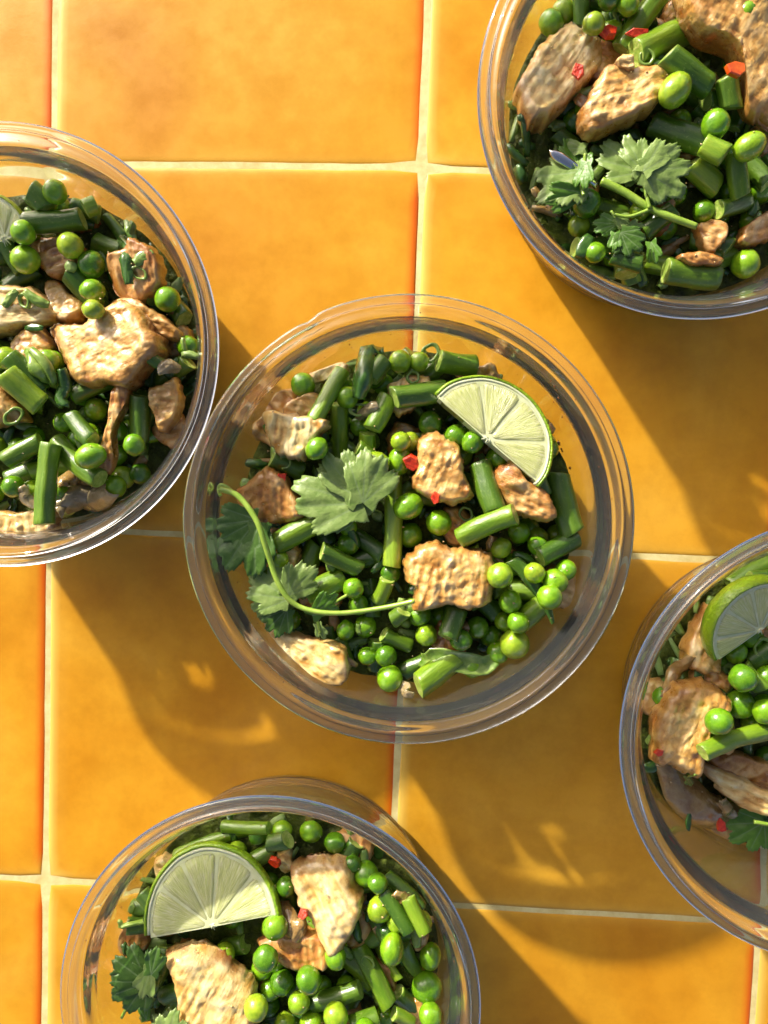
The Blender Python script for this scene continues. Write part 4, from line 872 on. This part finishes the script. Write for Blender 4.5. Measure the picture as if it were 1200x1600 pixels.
f.strip([(1072, 1226), (1080, 1218), (1086, 1208)], 9, 'scallion_strip', M['scallion'], 'scallion', 'tiny pale green scallion strip below the large glossy chunk', group='scallion strips in the bowls')
f.ring(1190, 1010, 15, label='wet scallion slice beneath the upright lime in the right bowl'); f.crumbs(60)
f.sprig('coriander leaf reaching in from the right edge of the photo', [([(1178, 1284), (1200, 1288), (1225, 1292)], 7, .3)], [((1210, 1300), (1158, 1335), 'brightleaf', 1, .1, .2), ((1210, 1298), (1180, 1345), 'brightleaf', 3, .05, -.2), ((1212, 1295), (1240, 1330), 'brightleaf', 1, .1, 0)])
f.lime((1128, 1046), (1248, 925), (1148, 932), 'upright lime wedge showing its bumpy rind in the right bowl', 'the upright lime wedge', T=.75, dz=-.1, lift=.36, seed=5)

# ---- bottom bowl
f = FILL['B']; f.filler(32, 28, 9)
peas(f, [(447, 1385, 16), (572, 1365, 21), (550, 1353, 14), (403, 1303, 18), (467, 1500, 18), (440, 1300, 17), (500, 1560, 18), (620, 1440, 17), (540, 1545, 17), (350, 1490, 18), (430, 1500, 18), (590, 1380, 17), (660, 1440, 17), (370, 1330, 17), (600, 1590, 17)])
beans(f, [(222, 1398, 238, 1412, 30, D), (395, 1345, 425, 1330, 30, D), (630, 1470, 652, 1522, 26, D), (488, 1568, 562, 1545, 32, D), (550, 1592, 590, 1585, 40, D), (255, 1560, 290, 1540, 30, D), (600, 1400, 640, 1450, 26, D), (420, 1320, 450, 1310, 30, D), (620, 1545, 650, 1580, 28, D), (345, 1300, 420, 1292, 22)])
f.bean(272, 1338, 388, 1300, 20, bend=.1, sink=.7, label='long thin green bean behind the lime slice in the bottom bowl')
f.chunk([(242, 1345), (258, 1335), (272, 1345), (268, 1372), (250, 1375)], .5, 'pale', 'small pale chicken bit left of the lime in the bottom bowl')
f.chunk([(400, 1475), (440, 1455), (500, 1452), (515, 1480), (508, 1502), (455, 1505)], .8, 'brown', 'orange brown saucy chicken under the peas in the bottom bowl', 'the saucy brown chicken')
f.chunk([(432, 1330), (452, 1328), (462, 1350), (450, 1362), (436, 1352)], .5, 'pale', 'pale little chicken tip beside the red chili in the bottom bowl')
f.chunk([(640, 1462), (662, 1458), (668, 1475), (650, 1484)], .4, 'pale', 'pale chicken scrap near the right wall of the bottom bowl')
f.chunk([(640, 1570), (655, 1560), (665, 1580), (655, 1600), (640, 1595)], .4, 'tan', 'tan chicken scrap beside the lowest right pea in the bottom bowl')
f.chunk([(453, 1352), (480, 1340), (512, 1334), (545, 1346), (560, 1380), (568, 1412), (548, 1450), (526, 1478), (505, 1455), (488, 1425), (464, 1392)], 1.15, 'pale', 'thick pale torn chicken chunk right of the lime in the bottom bowl', 'the thick pale chunk', -1.0, dz=.15)
f.chunk([(258, 1486), (300, 1474), (350, 1490), (385, 1520), (402, 1545), (396, 1605), (350, 1625), (300, 1612), (284, 1560), (275, 1520)], 1.15, 'pale', 'cracked saucy chicken chunk below the lime in the bottom bowl', 'the cracked saucy chunk', 1.1, dz=.1)
f.strip([(442, 1412), (462, 1428), (474, 1448)], 34, 'onion_piece', M['sauceonion'], 'onion', 'brown glazed onion curl right of the lime in the bottom bowl', cup=.35, group='onion pieces in the bowls')
f.strip([(615, 1398), (630, 1418), (642, 1436)], 24, 'onion_piece', M['sauceonion'], 'onion', 'pale yellow onion strip by the right wall of the bottom bowl', group='onion pieces in the bowls')
beans(f, [(558, 1486, 608, 1562, 32, dict(ribs=True)), (590, 1488, 622, 1532, 18, dict(flat=.6)), (638, 1408, 664, 1452, 26), (616, 1580, 640, 1600, 24)])
peas(f, [(478, 1327, 20), (593, 1420, 21), (613, 1483, 21, 1.2, 1.5), (675, 1495, 19, 1.2, 1.5), (672, 1545, 25), (675, 1585, 20), (525, 1493, 20), (430, 1448, 21), (415, 1498, 22), (440, 1535, 21), (483, 1527, 22), (467, 1568, 18), (403, 1567, 21), (525, 1588, 21), (487, 1600, 20), (445, 1600, 18), (570, 1610, 18)])
f.bit(432, 1340, 20, 18, 'chili_piece', M['chili'], 'chili', 'red chili piece', 'red chili bit at the upper right of the lime in the bottom bowl', .1)
f.bit(477, 1420, 18, 22, 'chili_piece', M['chili'], 'chili', 'red chili piece', 'red chili bit at the left edge of the thick pale chunk', .05)
for x, y, r in ((575, 1500, 12), (380, 1330, 14), (408, 1420, 14)): f.ring(x, y, r)
f.crumbs(110)
f.strip([(172, 1433), (195, 1436), (222, 1436), (240, 1440)], 8, 'coriander_sprig', M['stem'], 'coriander', 'thin dark coriander stem poking left from under the bottom bowl lime', cup=.5, th=.12, group='loose coriander stems')
f.sprig('dark coriander sprig at the left wall of the bottom bowl', [([(250, 1490), (235, 1520), (215, 1545), (190, 1590)], 7, .2)],
  [((232, 1530), (178, 1492), 'darkleaf', 1, .2, .3), ((232, 1530), (172, 1562), 'darkleaf', 1, .1, .1), ((238, 1520), (252, 1478), 'darkleaf', 3, .2, .2), ((236, 1515), (218, 1560), 'leaf', 3, .3, .2), ((225, 1600), (222, 1575), 'brightleaf', 3, .2, .1), ((262, 1625), (278, 1574), 'leaf', 1, .2, 0), ((262, 1625), (240, 1590), 'leaf', 3, .15, .1)], 'the dark coriander sprig')
f.lime((228, 1476), (434, 1420), (304, 1330), 'flat pale lime half slice with green rim in the bottom bowl', 'the flat lime slice', T=.5, dz=.55, lift=-.2, seed=12, nseg=5)

# sauce specks clinging to the inside of the bowls
rr = random.Random(4)
def speck(V, F, p, z, k):
    b0 = len(V); e = rr.uniform(.5, 2.0)
    for q in ((k, 0, 0), (0, k, 0), (-k, 0, 0), (0, -k, 0), (0, 0, k * e), (0, 0, -k * e)): V.append((p[0] + q[0], p[1] + q[1], z + q[2]))
    F += [tuple(b0 + i for i in t) for t in ((0, 1, 4), (1, 2, 4), (2, 3, 4), (3, 0, 4), (1, 0, 5), (2, 1, 5), (3, 2, 5), (0, 3, 5))]
for key, v in BOWLS.items():
    V = []; F = []; sc_ = v[3]
    if key == 'C':
        for x, y, r in ((866, 604, 4), (872, 622, 4), (878, 640, 3), (881, 650, 3), (876, 690, 7), (890, 700, 4), (876, 702, 4), (905, 727, 5), (869, 610, 2), (860, 596, 3), (886, 690, 3), (545, 535, 3), (548, 528, 2), (925, 870, 3), (640, 1125, 3)):
            z = 5.2; c0 = np.array((v[1], v[2])); p = np.array(unproj(x, y, z))[:2] - c0
            for _ in range(3):
                d = np.linalg.norm(p) / sc_; z = float(np.clip(np.interp(d, ir, iz), 3.5, 6.2)); p = np.array(unproj(x, y, z))[:2] - c0
            p = p / np.linalg.norm(p) * (inner_r(z, sc_) - .015); speck(V, F, p, z, r / px_cm(z) / 1.7)
    for _ in range(46):
        t = rr.choice([.4, 1.5, 2.6, 3.9, 5.2]) + rr.gauss(0, .28); z = rr.uniform(4.4, 6.0) if rr.random() < .8 else rr.uniform(6.0, 6.3)
        R_ = inner_r(z, sc_) - .01; speck(V, F, (R_ * math.cos(t), R_ * math.sin(t)), z, rr.uniform(.012, .034))
    o = link('sauce_specks', mesh('sauce_specks', V, F, [M['speck']])); o.location = (v[1] * S, v[2] * S, 0)
    tag(o, 'dark sauce specks stuck to the inner glass of the ' + v[0], 'sauce', 'sauce specks in the bowls', 'stuff')

# ------------------------------------------------------------------ labels: each loose piece named by its neighbour
DIRS = ['right of', 'above right of', 'above', 'above left of', 'left of', 'below left of', 'below', 'below right of']
RANK = ['', 'second ', 'third ', 'fourth ', 'fifth ', 'sixth ', 'seventh ', 'eighth ', 'ninth ', 'tenth '] + [w_ + ' ' for w_ in 'eleventh twelfth thirteenth fourteenth fifteenth sixteenth'.split()] + ['further '] * 60
bucket = {}
for o, noun, x, y, f in RECORDS:
    best = min(f.lmarks, key=lambda m_: math.hypot(m_[1] - x, m_[2] - y)); dx, dy = x - best[1], best[2] - y
    k = int(round(math.atan2(dy, dx) / (math.pi / 4))) % 8; bucket.setdefault((f.word, best[0], k, noun), []).append((math.hypot(dx, dy), o))
for (wd, lm, k, noun), L in bucket.items():
    L.sort(key=lambda t: t[0])
    for i, (d, o) in enumerate(L):
        where = DIRS[k] + ' ' + lm + ', ' + wd
        o['label'] = (noun + ' ' + where) if len(L) == 1 else ((RANK[i] + 'nearest ' if i else 'nearest ') + noun + ' ' + where)
for o in scene.objects:
    if o.type == 'MESH' and not o.name.startswith('glass_bowl'): o.cycles.is_caustics_receiver = True
